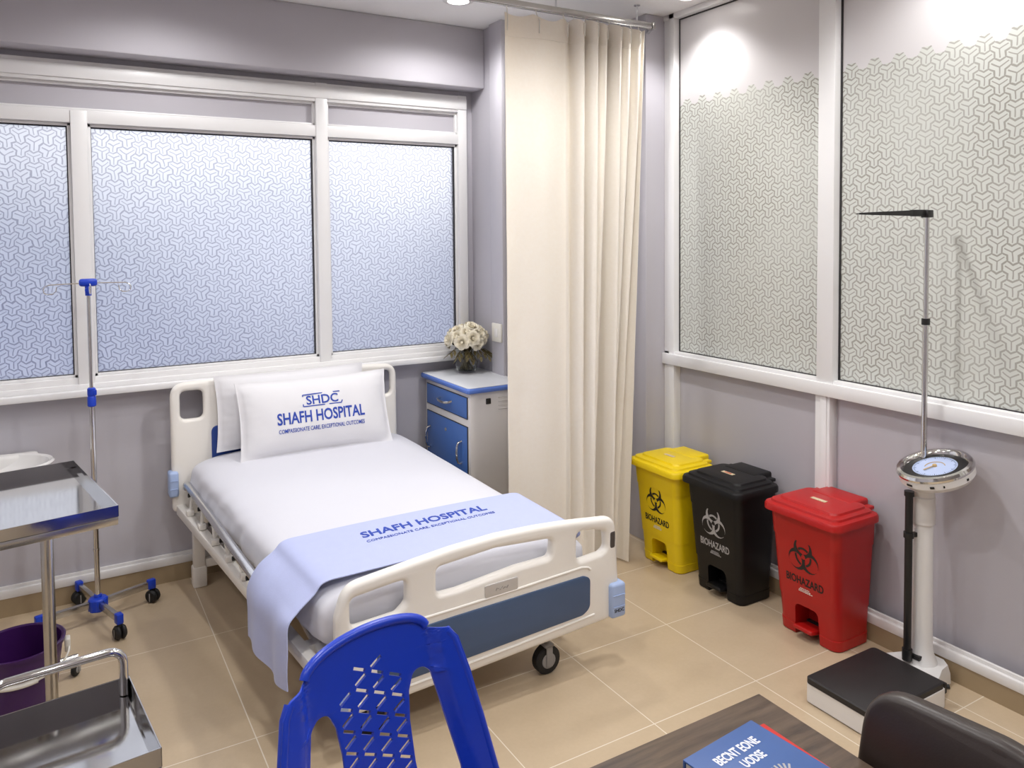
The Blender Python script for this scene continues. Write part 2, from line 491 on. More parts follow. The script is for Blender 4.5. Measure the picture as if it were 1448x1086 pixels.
# ---- right glazed partition
pr = newbm()
def prail(bm, y0, y1, z0, z1, x0=3.475, x1=3.56, bev=.004): box(bm, ((x0+x1)/2, (y0+y1)/2, (z0+z1)/2), (x1-x0, y1-y0, z1-z0), bev)
prail(pr, 3.825, 3.92, 0, CZ); prail(pr, 3.82, 3.87, 0, CZ, 3.468)
prail(pr, 2.622, 2.722, 1.18, CZ, 3.468); prail(pr, 2.645, 2.735, .0, 1.19, 3.478); prail(pr, 2.66, 2.70, .0, 1.19, 3.470)
prail(pr, 1.20, 1.30, 0, CZ, 3.468); prail(pr, -.30, -.20, 0, CZ, 3.468); prail(pr, Y0, Y0+.1, 0, CZ)
prail(pr, Y0, 3.92, 3.405, CZ, 3.468)
prail(pr, Y0, 3.92, 1.175, 1.245, 3.455); prail(pr, Y0, 3.92, 1.235, 1.262, 3.475)
part = struct('window_2', pr, M['frame'])
for y0, y1 in ((2.722, 3.825), (1.30, 2.622), (-.20, 1.20), (Y0+.1, -.30)):
    ob('pane', box(newbm(), (3.527, (y0+y1)/2, (1.262+3.405)/2), (.012, y1-y0, 3.405-1.262)), M['partglass'], part, label='frosted glass pane with three-armed tile pattern film')
    g = newbm(); box(g, (3.518, y1-.004, 2.33), (.01, .008, 2.14)); box(g, (3.518, y0+.003, 2.33), (.01, .005, 2.14)); box(g, (3.518, (y0+y1)/2, 1.264), (.01, y1-y0, .005)); box(g, (3.518, (y0+y1)/2, 3.402), (.01, y1-y0, .006))
    ob('gasket', g, M['gasket'], part)
    ob('lower_panel', box(newbm(), (3.535, (y0+y1)/2, .6), (.02, y1-y0, 1.16)), M['wall'], part, label='lilac grey lower panel')

# ---- skirting
def skirting(nm, p, q, nrm):
    p, q, nrm = Vector(p), Vector(q), Vector(nrm)
    b1 = newbm(); bar(b1, p+nrm*.012+Vector((0, 0, .05)), q+nrm*.012+Vector((0, 0, .05)), .024, .10)
    o = struct('baseboard_'+nm, b1, M['basetile'])
    b2 = newbm(); bar(b2, p+nrm*.016+Vector((0, 0, .124)), q+nrm*.016+Vector((0, 0, .124)), .032, .048, .008)
    bar(b2, p+nrm*.008+Vector((0, 0, .15)), q+nrm*.008+Vector((0, 0, .15)), .016, .03, .004)
    ob('trim_rail', b2, M['trim'], o, label='white trim above the brown skirting tile')
skirting('back', (X0, WY, 0), (2.57, WY, 0), (0, -1, 0))
skirting('right', (3.478, Y0, -.01), (3.478, 3.92, -.01), (-1, 0, 0))
skirting('left', (X0, Y0, 0), (X0, WY, 0), (1, 0, 0))

# ---- recessed ceiling lights
def downlight(x, y, label, energy, cone=160, group=None):
    t = thing('recessed_downlight', label, 'ceiling light', (x, y, CZ), group=group)
    r = newbm(); lathe(r, [(.062, -.002), (.064, -.012), (.082, -.012), (.094, -.006), (.095, .0)], n=40)
    ob('trim_ring', r, M['white'], t)
    l = newbm(); lathe(l, [(0, -.006), (.062, -.006)], n=32); ob('lens', l, M['lamp'], t)
    L = bpy.data.lights.new('downlight_beam', 'SPOT'); L.energy = energy; L.spot_size = math.radians(cone); L.spot_blend = .6
    L.shadow_soft_size = .08; L.color = (1, .99, .982)
    o = bpy.data.objects.new('downlight_beam', L); COL.objects.link(o); o.location = (x, y, CZ-.03)
    o.parent = None
    return t
E_ = 60
downlight(2.14, 4.236, 'white recessed downlight in the ceiling near the window beam', E_*.8)
downlight(3.29, 3.50, 'white recessed downlight by the corner above the glazed partition', E_*.5, 125)
G = 'downlights outside the view'  # first read from partition glow; others added as unseen fill for room and curtain
for x, y, k in ((3.22, 1.85, .55), (.55, 4.1, .75), (.75, 2.3, 1), (2.2, 2.75, 1.5), (3.20, .2, 1), (2.0, .4, 1), (.4, .4, .9), (-1.0, 3.3, .8), (-1.0, 1.2, .8)):
    downlight(x, y, 'unseen white recessed downlight in the ceiling, placed to light the room', E_*k, group=G)

# ------------------------------------------------------------------ hospital bed
HY, FY = 4.80, 2.90
def mz(y): return .64+.0833*(y-2.95)            # mattress top
def lx(y): return .66+(4.77-y)*(.875-.66)/1.82   # mattress left edge
def rx(y): return 1.925+(4.77-y)*(2.115-1.925)/1.82
bed = thing('hospital_bed', 'white hospital bed with moulded end boards and side rail under the window', 'hospital bed', (1.4, 3.85, 0))
XZ = lambda y: Matrix(((1, 0, 0, 0), (0, 0, 1, y), (0, 1, 0, 0), (0, 0, 0, 1)))
rect = lambda x0, x1, z0, z1: [(x0, z0), (x1, z0), (x1, z1), (x0, z1)]
# headboard
ho = fillet([(.556, .46, .03), (1.930, .46, .03), (1.928, 1.196, .09), (1.68, 1.206, .3), (.81, 1.206, .3), (.556, 1.200, .09)], .05, 8)
hh = [fillet(rect(.608, .733, .988, 1.152), .035), fillet(rect(1.790, 1.888, .998, 1.156), .035)]
hb = plate_bm(ho, hh, .05, .02, 4, XZ(HY))
ob('headboard', hb, M['bed'], bed, True)
ob('headboard_panel', plate_bm(fillet(rect(.772, 1.72, .62, .935), .04), [], .012, .004, 2, XZ(HY-.028)), M['headblue'], bed, True, label='deep blue inset panel of the headboard')
# footboard
fo = fillet([(.896, .158, .03), (1.449, .183, 0), (1.913, .207, 0), (2.266, .228, .05), (2.268, .40, 0), (2.258, .60, .1), (2.245, .705, .09), (1.99, .731, .2), (1.811, .743, .3), (1.613, .748, .3), (1.40, .737, .3), (1.196, .715, .3), (.935, .683, .10), (.896, .56, .1)], .05, 8)
fh = [fillet([(.957, .512), (1.150, .523), (1.190, .556), (1.192, .650), (1.14, .648), (.957, .628)], .03),
      fillet([(1.325, .556), (1.42, .556), (1.71, .586), (1.885, .590), (1.895, .672), (1.60, .690), (1.325, .668)], .028),
      fillet([(2.028, .538), (2.165, .548), (2.197, .566), (2.190, .650), (2.12, .666), (2.030, .674)], .03)]
ft = plate_bm(fo, fh, .055, .022, 5, XZ(FY))
for P in ([(1.00, .468), (1.06, .474), (1.40, .481), (1.72, .492), (2.05, .508), (2.085, .50), (2.10, .488)], [(.94, .205), (1.3, .222), (1.7, .243), (2.12, .272)]):
    tube(ft, [(x, FY-.027, z) for x, z in P], .006, 8)
fb = ob('footboard', ft, M['bed'], bed, True)
ob('footboard_panel', plate_bm(fillet([(1.06, .238), (1.45, .256), (2.055, .285), (2.095, .31), (2.097, .45), (2.06, .468), (1.40, .452), (1.06, .437)], .05, 6), [], .012, .004, 2, XZ(FY-.027)), M['bedblue'], bed, True, label='grey blue inset panel of the footboard')
pl = ob('name_plate', plate_bm(fillet([(1.545, .490), (1.708, .494), (1.708, .548), (1.545, .544)], .008), [], .006, .002, 2, XZ(FY-.029)), M['plate'], bed, True, label='small silver plate on the footboard')
q = newbm()
for k in range(7): bar(q, (1.597+k*.009, FY-.0328, .512+.006*(k % 2)), (1.604+k*.009, FY-.0328, .524-.004*(k % 3)), .001, .003)
ob('engraved_mark', q, M['grey'], pl, True)
q = plate_bm(fillet(rect(2.208, 2.2485, .555, .645), .018), [], .0575, .012, 3, XZ(FY))
ob('scuff_mark', q, M['scuff'], fb, True, label='dark worn patch on the right corner of the footboard')
# corner bumpers
for nm, x, y, z0, z1 in (('a', 2.247, FY, .232, .395), ('b', .562, HY, .555, .700), ('c', 1.925, HY, .55, .70), ('d', .895, FY, .20, .36)):
    q = newbm(); bw = .085 if y == FY else .052
    box(q, (x, y-.01, (z0+z1)/2), (bw, .085, z1-z0), .014, 3)
    for k in (1, 2): box(q, (x, y-.054, lerp(z0, z1, k/3)), (bw*.8, .004, .004))
    bp = ob('corner_bumper', q, M['bumper'], bed, True, label='pale blue corner bumper')
    if nm == 'a':
        m = text_bm('SHDC', .022, .0008); mapbm(m, lambda px, py, pz: (x+px, y-.0535-pz, z0+.03+py)); ob('bumper_mark', m, M['symblack'], bp, True)
# frame
def fx(y): return lerp(.60, .845, (4.76-y)/(4.76-2.93))
def fz(y): return lerp(.475, .350, (4.76-y)/(4.76-2.93))
for off in (0, 1.27):
    q = newbm(); bar(q, (fx(4.78)+off, 4.78, fz(4.78)), (fx(2.92)+off, 2.92, fz(2.92)), .05, .055, .006); ob('side_rail', q, M['bed'], bed, True)
q = newbm()
for y in (4.6, 4.0, 3.5, 3.1): bar(q, (fx(y), y, fz(y)), (fx(y)+1.27, y, fz(y)), .05, .05)
ob('cross_members', q, M['bed'], bed, True)
q = newbm()
for k in range(4):
    y = 4.45-k*.43; c = (fx(y)+.635, y, mz(y)-.280); bar(q, (c[0], y+.2, c[2]+.017), (c[0], y-.2, c[2]-.017), 1.16, .03, .01)
ob('mattress_base', q, M['bed'], bed, True)
for off, sgn in ((0, 1), (1.40, 1)):
    q = newbm()
    def gx(y): return lerp(.628, .770, (4.72-y)/(4.72-2.98))+off
    def gz(y): return lerp(.628, .498, (4.72-y)/(4.72-2.98))
    tube(q, [(gx(4.74)+.004, 4.75, gz(4.74)-.03), (gx(4.735), 4.74, gz(4.735)-.008), (gx(4.71), 4.71, gz(4.71)), (gx(4.2), 4.2, gz(4.2)), (gx(3.6), 3.6, gz(3.6)), (gx(3.17), 3.17, gz(3.17)), (gx(3.15), 3.145, gz(3.15)-.02), (gx(3.15), 3.14, gz(3.15)-.05)], .021, 14)
    g = ob('guard_rail', q, M['alu'], bed, True, label='silver folding guard rail')
    for k in range(7):
        y = 4.60-k*.215; q = newbm()
        X, Zt, Zb = gx(y), gz(y), fz(y)+.03
        xb = fx(y)+off*1.27/1.40
        box(q, (xb, y, Zb+.012), (.04, .05, .03), .006); bar(q, (xb, y, Zb), (X+.004, y+.035, Zt-.012), .022, .016, .004, up=(1, 0, 0))
        box(q, (X+.006, y+.035, Zt-.022), (.028, .04, .026), .006)
        br = ob('guard_post', q, M['bed'], bed, True)
        q = newbm(); lathe(q, [(0, 0), (.011, 0), (.011, .02), (0, .022)], n=12, mat=Matrix.Translation((X-.02, y+.035, Zt-.028)) @ Matrix.Rotation(PI/2, 4, 'Y')); tube(q, [(X+.02, y+.01, Zt-.04), (X+.018, y-.05, Zt-.055)], .007, 8)
        ob('pivot', q, M['rubber'], br, True)
for x in (.69, 1.80):
    q = newbm(); box(q, (x, 4.80, .29), (.062, .062, .40), .006); box(q, (x, 4.80, .06), (.078, .078, .12), .01); lg = ob('leg', q, M['bed'], bed, True)
q = newbm(); bar(q, (.69, 4.80, .13), (1.80, 4.80, .13), .04, .05, .005); ob('stretcher', q, M['bed'], bed, True)
def caster(parent, x, y, r=.062, w=.04, yaw=0, stem=.1, world=True):
    R = Matrix.Translation((x, y, 0)) @ Matrix.Rotation(yaw, 4, 'Z')
    q = newbm(); lathe(q, [(0, -w/2), (r*.55, -w/2), (r*.9, -w/2+.002), (r, -w/2+.008), (r, w/2-.008), (r*.9, w/2-.002), (r*.55, w/2), (0, w/2)], n=28, mat=R @ Matrix.Translation((0, 0, r)) @ Matrix.Rotation(PI/2, 4, 'X'))
    wh = ob('caster', q, M['rubber'], parent, world)
    q = newbm()
    for s in (-1, 1):
        lathe(q, [(0, 0), (r*.55, 0), (r*.5, .003), (0, .004)], n=20, mat=R @ Matrix.Translation((0, s*(w/2), r)) @ Matrix.Rotation(-s*PI/2, 4, 'X'))
        box(q, (0, s*(w/2+.006), r*1.35), (r*.5, .006, r*1.5), .002, mat=R)
    box(q, (0, 0, r*2.08), (r*.7, w+.018, .012), .003, mat=R)
    tube(q, [R @ Vector((0, 0, r*2.05)), R @ Vector((0, 0, r*2+stem))], r*.2, 10)
    ob('fork', q, M['grey'], wh, world, label='grey fork and hub')
for x in (1.06, 1.925):
    q = newbm(); box(q, (x, 2.99, .27), (.055, .055, .18), .006); lg = ob('leg', q, M['bed'], bed, True)
    caster(lg, x, 2.985, .066, .05, 0, .08)

# ---- mattress
def soft_slab(nu, nv, zdrop, fn):
    bm = newbm(); rows = []
    for j in range(nv+1):
        rows.append([bm.verts.new(fn(i/nu, j/nv)) for i in range(nu)])
    for j in range(nv):
        for i in range(nu): bm.faces.new((rows[j][i], rows[j][(i+1) % nu], rows[j+1][(i+1) % nu], rows[j+1][i]))
    bm.faces.new(rows[0]); bm.faces.new(list(reversed(rows[-1])))
    return bm
def superpt(a, n=6.0):
    c, s = math.cos(a), math.sin(a)
    k = (abs(c)**n+abs(s)**n)**(-1/n)
    return c*k, s*k
TH = .262
def matt(u, v):
    vv = -.5+v
    y = 3.85+vv*1.80
    e = (1-abs(2*vv)**14)**(1/6) if abs(2*vv) < 1 else 0
    e = max(e, .25)
    cx, sz = superpt(2*PI*u, 4)
    # angle parametrisation in normalised section
    xl, xr = lx(y)-.02, rx(y)+.02
    X = (xl+xr)/2+cx*(xr-xl)/2*(.94+.06*e); Z = mz(y)-TH/2+sz*TH/2*(.5+.5*e)+.008*max(0, sz)*(1-cx*cx)
    if cx < -.8 and sz < .9:
        X += (.004+.006*(1-sz))*noise.noise(Vector((y*13+1.2*sz, sz*1.1, 0)))-.012*max(0, -sz+.2)
    if sz > .5: Z += .0025*noise.noise(Vector((X*5, y*5, 2)))
    return (X, y, Z)
mt = soft_slab(120, 90, 0, matt)
ms = ob('mattress', mt, M['sheet'], smooth=80)
tag(ms, 'white sheeted mattress lying on the hospital bed', 'mattress')

# ---- pillows
def pillow(name, label, cat, c, w, h, th, tilt, text=False, seed=0, rz=0):
    R = Matrix.Translation(c) @ Matrix.Rotation(rz, 4, 'Z') @ Matrix.Rotation(-tilt, 4, 'X')
    # local x right, z up, -y towards the room
    def f(x, z, side):
        ax, az = 2*x/w, 2*z/h
        inx, inz = min(1, abs(ax)/.965), min(1, abs(az)/.94)
        t = th/2*((1-inx**3.2)*(1-inz**2.6))**.62
        t += .006*t/th*2*noise.noise(Vector((x*9+seed, z*9, side)))
        e = max(0, (abs(ax)-.7)/.3)*max(0, 1-abs(az)*.3)
        t += .006*e*noise.noise(Vector((x*20+seed, z*34, side*3)))*(1 if abs(ax) < .96 else .3)
        return side*(t+.003)
    def outline(x, z):
        ax, az = 2*x/w, 2*z/h
        return x*(1-.035*(1-az*az)), z*(1-.05*(1-ax*ax)+.0)
    bm = newbm(); nx, nz = 64, 36; gr = {}
    for side in (-1, 1):
        for i in range(nx+1):
            for j in range(nz+1):
                x, z = (i/nx-.5)*w, (j/nz-.5)*h
                X, Z = outline(x, z)
                gr[side, i, j] = bm.verts.new((X, f(x, z, side), Z))
        for i in range(nx):
            for j in range(nz): bm.faces.new((gr[side, i, j], gr[side, i+1, j], gr[side, i+1, j+1], gr[side, i, j+1]))
    bnd = [(i, 0) for i in range(nx)]+[(nx, j) for j in range(nz)]+[(i, nz) for i in range(nx, 0, -1)]+[(0, j) for j in range(nz, 0, -1)]
    for k in range(len(bnd)):
        a, b2 = bnd[k], bnd[(k+1) % len(bnd)]
        bm.faces.new((gr[-1, a[0], a[1]], gr[-1, b2[0], b2[1]], gr[1, b2[0], b2[1]], gr[1, a[0], a[1]]))
    t = thing(name, label, cat, c); L = R
    bmesh.ops.transform(bm, matrix=L, verts=bm.verts)
    ob('pillowcase', bm, M['pillow'], t, True, smooth=70)
    if text:
        def onface(px, py, pz): return L @ Vector((px, f(px, py, -1)-.0012-pz, py))
        def put(nm, b2): ob(nm, mapbm(b2, onface), M['ink'], t, True, smooth=0)
        k = text_bm('SHAFH HOSPITAL', .092, .0004, .0020, .72)
        mapbm(k, lambda x, y, z: (x+.010, y-.048, z))
        for k2 in split_words(k): put('hospital_name', k2)
        k = text_bm('COMPASSIONATE CARE, EXCEPTIONAL OUTCOMES', .033, .0004, .0003, .66)
        mapbm(k, lambda x, y, z: (x+.010, y-.098, z)); put('tagline', k)
        k = text_bm('SHDC', .072, .0004, .0012, 1.02)
        mapbm(k, lambda x, y, z: (x+.020, y+.050, z))
        for P in ([(-.105, .098), (-.105, .108), (-.03, .110)], [(-.03, .110), (.118, .110)], [(-.108, .054), (-.108, .040), (.02, .040)], [(.045, .040), (.120, .040), (.128, .056)]):
            for a, b2 in zip(P, P[1:]): bar(k, (a[0]+.012, a[1], 0), (b2[0]+.012, b2[1], 0), .006, .0008)
        put('logo', k)
    return t
pillow('pillow', 'white pillow standing behind the printed pillow against the headboard', 'pillow', (1.235, 4.722, 1.012), .90, .44, .09, math.radians(7), seed=5)
pillow('pillow', 'white pillow in front printed with blue hospital name', 'pillow', (1.335, 4.578, .978), .91, .45, .165, math.radians(17), True)

# ---- blue bed runner
def runner():
    def sect(s, v):
        yt = lerp(3.435, 3.01, v)
        xl, xr, z = lx(yt)-.005, rx(yt)+.005, mz(yt)
        hy = lerp(3.42, 2.95, v)
        pts = [(lx(hy)-.145, hy, lerp(.312, .290, v)), (lx(hy)-.143, hy, .42), (lx(hy)-.138, lerp(yt, hy, .8), .53), (xl-.082, lerp(yt, hy, .5), z-.07), (xl-.012, lerp(yt, hy, .2), z-.022), (xl+.035, yt, z+.013), (xl+.15, yt, z+.019),
               (lerp(xl, xr, .35), yt, z+.023), (lerp(xl, xr, .65), yt, z+.023), (xr-.15, yt, z+.019), (xr-.035, yt, z+.013), (xr+.014, yt, z-.022), (xr+.022, yt, z-.05), (xr+.024, lerp(yt, 3.2, .3), z-.10), (xr+.024, lerp(yt, 3.2, .35), z-.16)]
        n = len(pts)-1; t = s*n; i = min(int(t), n-1); f = t-i
        P = [Vector(pts[max(0, min(n, i+k))]) for k in (-1, 0, 1, 2)]
        return .5*((2*P[1])+(-P[0]+P[2])*f+(2*P[0]-5*P[1]+4*P[2]-P[3])*f*f+(-P[0]+3*P[1]-3*P[2]+P[3])*f**3)
    bm = newbm(); N, K = 150, 40; g = []
    for i in range(N+1):
        row = []
        for j in range(K+1):
            p = sect(i/N, j/K); hang = max(0, 1-i/N/.28)
            p.x += hang*.012*math.sin(j/K*11+1.5)*1.0+hang*.006*noise.noise(Vector((p.y*10, p.z*6, 1)))
            p.z += hang*.012*math.sin(j/K*6.5+.6)
            row.append(bm.verts.new(p))
        g.append(row)
    for i in range(N):
        for j in range(K): bm.faces.new((g[i][j], g[i+1][j], g[i+1][j+1], g[i][j+1]))
    bmesh.ops.recalc_face_normals(bm, faces=bm.faces)
    bmesh.ops.solidify(bm, geom=bm.faces[:], thickness=-.004)
    return bm
rt = thing('bed_runner', 'pale blue printed bed runner draped across the foot of the mattress', 'bed runner', (1.45, 3.2, .68))
rbm = runner()
from mathutils.bvhtree import BVHTree
RB = BVHTree.FromBMesh(rbm)
ob('cloth', rbm, M['runner'], rt, True, smooth=70)
def onbed(px, py, pz):
    h = RB.ray_cast(Vector((px, py, 2)), Vector((0, 0, -1)))[0]
    return (px, py, h.z+.0012+pz)
k = text_bm('SHAFH HOSPITAL', .108, .0005, .0022, .755)
for k2 in split_words(k): ob('hospital_name', mapbm(k2, lambda x, y, z: onbed(1.475+x, 3.292+.03*x+y*.72, z)), M['ink'], rt, True, smooth=0)
k = text_bm('COMPASSIONATE CARE, EXCEPTIONAL OUTCOMES', .038, .0005, 0, .735)
ob('tagline', mapbm(k, lambda x, y, z: onbed(1.485+x, 3.243+.03*x+y*.72, z)), M['ink'], rt, True, smooth=0)

# ------------------------------------------------------------------ bedside cabinet and flowers
cb = thing('bedside_cabinet', 'blue and white bedside cabinet beside the curtain', 'cabinet', (2.38, 4.57, 0))
q = newbm(); box(q, (2.382, 4.575, .57), (.375, .66, .98), .006); box(q, (2.382, 4.575, .045), (.33, .60, .09))
body = ob('body', q, M['cabwhite'], cb, True)
q = newbm(); box(q, (2.378, 4.575, 1.072), (.425, .71, .036), .014, 3); tp = ob('top', q, M['edgeblue'], cb, True, label='blue edge band of the top')
q = plate_bm(fillet(rect(2.172, 2.584, 4.226, 4.924), .03), [], .004, .001, 2, Matrix.Translation((0, 0, 1.0905))); ob('top_surface', q, M['cabtop'], tp, True, label='white laminate surface of the top')
ZY = lambda x: Matrix(((0, 0, -1, x), (1, 0, 0, 0), (0, 1, 0, 0), (0, 0, 0, 1)))
for nm, z0, z1 in (('drawer', .892, 1.022), ('door', .16, .838)):
    q = newbm(); box(q, (2.194, 4.575, (z0+z1)/2), (.014, .592, z1-z0), .003); d = ob(nm, q, M['cabblue'], cb, True)
    q = newbm()
    for a in (-1, 1):
        box(q, (2.1935, 4.575+a*.2985, (z0+z1)/2), (.010, .004, z1-z0+.008))
        box(q, (2.1935, 4.575, (z0+z1)/2+a*((z1-z0)/2+.002)), (.010, .60, .004))
    ob('shadow_gap', q, M['gasket'], d, True)
    if nm == 'drawer': H = [[(2.19, 4.655, .962), (2.165, 4.65, .957), (2.156, 4.62, .953), (2.154, 4.575, .951), (2.156, 4.53, .953), (2.165, 4.50, .957), (2.19, 4.495, .962)]]
    else: H = [[(2.19, y, .735), (2.165, y, .728), (2.155, y, .70), (2.153, y, .665), (2.155, y, .63), (2.165, y, .605), (2.19, y, .598)] for y in (4.355, 4.825)]
    for hp in H:
        q = newbm(); tube(q, hp, [.010, .009, .0085, .0085, .0085, .009, .010], 10); ob('handle', q, M['chrome'], d, True, label='chrome handle')
    if nm == 'door':
        q = newbm(); lathe(q, [(0, 0), (.012, 0), (.011, .004), (.004, .005), (0, .003)], n=16, mat=Matrix.Translation((2.187, 4.58, .765)) @ Matrix.Rotation(-PI/2, 4, 'Y')); ob('keyhole', q, M['grey'], d, True)
q = newbm(); box(q, (2.322, 4.243, .995), (.034, .01, .036), .004); ob('side_latch', q, M['black'], cb, True, label='small black latch')
q = newbm()
for k in range(4): box(q, (2.47, 4.2435, 1.01-k*.024), (.15, .006, .006), .002)
ob('vent_louvres', q, M['cabwhite'], cb, True)

vx, vy, vz = 2.43, 4.75, 1.0925
va = thing('glass_vase', 'clear glass vase full of stems on the bedside cabinet', 'vase', (vx, vy, vz))
q = newbm(); lathe(q, [(0, 0), (.05, 0), (.054, .004), (.06, .03), (.071, .08), (.072, .11), (.066, .15), (.060, .172), (.057, .172), (.063, .15), (.068, .11), (.067, .08), (.056, .032), (.05, .016), (0, .014)], n=40)
for v in q.verts: v.co.x *= 1.2; v.co.y *= 1.2; v.co.z *= 1.03
ob('glass', q, M['vase'], va)
def rose_mesh(seed):
    rnd = random.Random(seed); bm = newbm()
    lathe(bm, [(0, -.012), (.009, -.010), (.011, .0), (.007, .010), (0, .013)], n=10)
    for ring, (n, R, open_, h) in enumerate(((3, .008, .05, .028), (4, .014, .15, .030), (5, .021, .45, .030), (6, .028, .9, .027), (6, .033, 1.3, .020))):
        for k in range(n):
            a = 2*PI*k/n+ring*.6+rnd.uniform(-.15, .15)
            W = 2*PI/n*.62; nu, nv = 6, 4; g = []
            for i in range(nu+1):
                row = []
                for j in range(nv+1):
                    v = j/nv; uu = (i/nu-.5)*2
                    aa = a+uu*W*(.35+.65*math.sin(PI*min(1, .25+v*.6)))
                    rr = .008+(R-.004)*v**.7+open_*.008*v*v*(1-.4*uu*uu)+rnd.uniform(-.0008, .0008)
                    zz = -.010+h*v*(1-.18*uu*uu)-open_*.012*v**3
                    row.append(bm.verts.new((rr*math.cos(aa), rr*math.sin(aa), zz)))
                g.append(row)
            for i in range(nu):
                for j in range(nv): bm.faces.new((g[i][j], g[i+1][j], g[i+1][j+1], g[i][j+1]))
    me = bpy.data.meshes.new('bloom'); bm.to_mesh(me); bm.free()
    me.polygons.foreach_set('use_smooth', [True]*len(me.polygons)); me.materials.append(M['petal'])
    return me
RM = [rose_mesh(s) for s in (1, 2, 3)]
ga = PI*(3-math.sqrt(5)); NR = 25
for k in range(NR):
    t = (k+.5)/NR; z = 1-1.22*t; r = math.sqrt(max(0, 1-z*z)); a = ga*k
    d = Vector((r*math.cos(a), r*math.sin(a), z))
    p = Vector((2.437, 4.745, 1.315))+Vector((d.x*.145, d.y*.125, d.z*.105))*random.Random(k*7+1).uniform(.86, 1.06)
    ro = thing('rose', 'cream rose in the bouquet standing in the glass vase', 'rose', p, group='cream roses in the glass vase')
    bl = bpy.data.objects.new('bloom', RM[k % 3]); COL.objects.link(bl); bl.parent = ro
    bl.rotation_euler = d.to_track_quat('Z', 'Y').to_euler(); s_ = random.Random(k).uniform(.98, 1.22); bl.scale = (s_, s_, s_)
    q = newbm(); nk = Vector((vx+d.x*.035, vy+d.y*.035, vz+.165)); bt = Vector((vx-d.x*.046, vy-d.y*.046, vz+.022))
    st = p-d*.012; mid = (st+nk)/2+Vector((d.x*.012, d.y*.012, 0))
    tube(q, [bt, lerp(bt, nk, .5), nk, mid, st], .0042, 6); ob('stem', q, M['stem'], ro, True)
LF = [(-.165, -.06, -.075, 1), (-.12, -.09, -.105, .9), (.15, -.05, -.09, 1), (.17, -.08, -.12, 1.1), (.11, -.1, -.11, .9), (-.05, -.12, -.10, .8), (.04, -.125, -.105, .8), (0, -.1, -.12, .9)]
for k, (dx, dy, dz, sc) in enumerate(LF):
    tipp = Vector((2.437+dx, 4.745+dy, 1.315+dz)); base = Vector((vx+dx*.25, vy+dy*.25, vz+.168))
    lf = thing('leaf_sprig', 'olive leaf sprig drooping below the cream roses', 'leaf', base, group='leaf sprigs in the glass vase')
    q = newbm(); tube(q, [base-Vector((0, 0, .10)), base, lerp(base, tipp, .5)+Vector((0, 0, .02)), tipp], .0018, 5); ob('stem', q, M['stem'], lf, True)
    q = newbm()
    for m in range(5):
        o = lerp(base, tipp, .45+.13*m)+Vector((0, 0, .012*(1-m/4)))
        dr = (tipp-base).normalized(); sd = Vector((-dr.y, dr.x, 0)).normalized()*(1 if m % 2 else -1)
        L_ = (dr*.7+sd*.6+Vector((0, 0, -.35))).normalized()*.05*sc; wv = L_.cross(Vector((0, 0, 1))).normalized()*.010
        g = []
        for i in range(6):
            s = i/5; c = o+L_*s+Vector((0, 0, -.012*s*s)); ww = math.sin(PI*min(1, s*.96+.04))
            g.append((bm_v := [q.verts.new(c-wv*ww), q.verts.new(c+Vector((0, 0, -.002))), q.verts.new(c+wv*ww)]))
        for i in range(5):
            for j in range(2): q.faces.new((g[i][j], g[i+1][j], g[i+1][j+1], g[i][j+1]))
    ob('leaves', q, M['leaf'], lf, True, smooth=80)

sw = thing('wall_socket', 'white wall socket beside the curtain above the cabinet', 'socket', (2.57, 4.55, 1.375))
q = newbm(); box(q, (2.562, 4.55, 1.375), (.016, .125, .125), .006); ob('face_plate', q, M['clear'], sw, True)
q = newbm(); box(q, (2.553, 4.55, 1.375), (.006, .04, .06), .003); ob('rocker', q, M['white'], sw, True)

# ------------------------------------------------------------------ curtain and rail
cr = thing('curtain_rail', 'silver ceiling hung curtain rail holding the cream curtain', 'curtain rail', (2.5, 3.80, 3.33))
q = newbm(); box(q, (2.36, 3.80, 3.325), (1.80, .030, .034), .003); box(q, (2.36, 3.80, 3.306), (1.80, .016, .006)); ob('rail', q, M['steel'], cr, True)
q = newbm(); box(q, (3.272, 3.80, 3.325), (.02, .04, .046), .003)
ob('end_cap', q, M['steel'], cr, True)
for x in (1.55, 2.55, 3.15):
    q = newbm(); tube(q, [(x, 3.80, 3.34), (x, 3.80, CZ)], .006, 8); lathe(q, [(0, 0), (.02, 0), (.02, -.006), (0, -.008)], (x, 3.80, CZ), 16); ob('hanger', q, M['alu'], cr, True)
q = newbm(); bar(q, (3.27, 3.80, 3.325), (3.34, 3.925, 3.325), .02, .03); ob('wall_bracket', q, M['alu'], cr, True)
ct = thing('curtain', 'cream floor length pleated curtain hanging between bed and corner', 'curtain', (2.65, 3.78, 0))
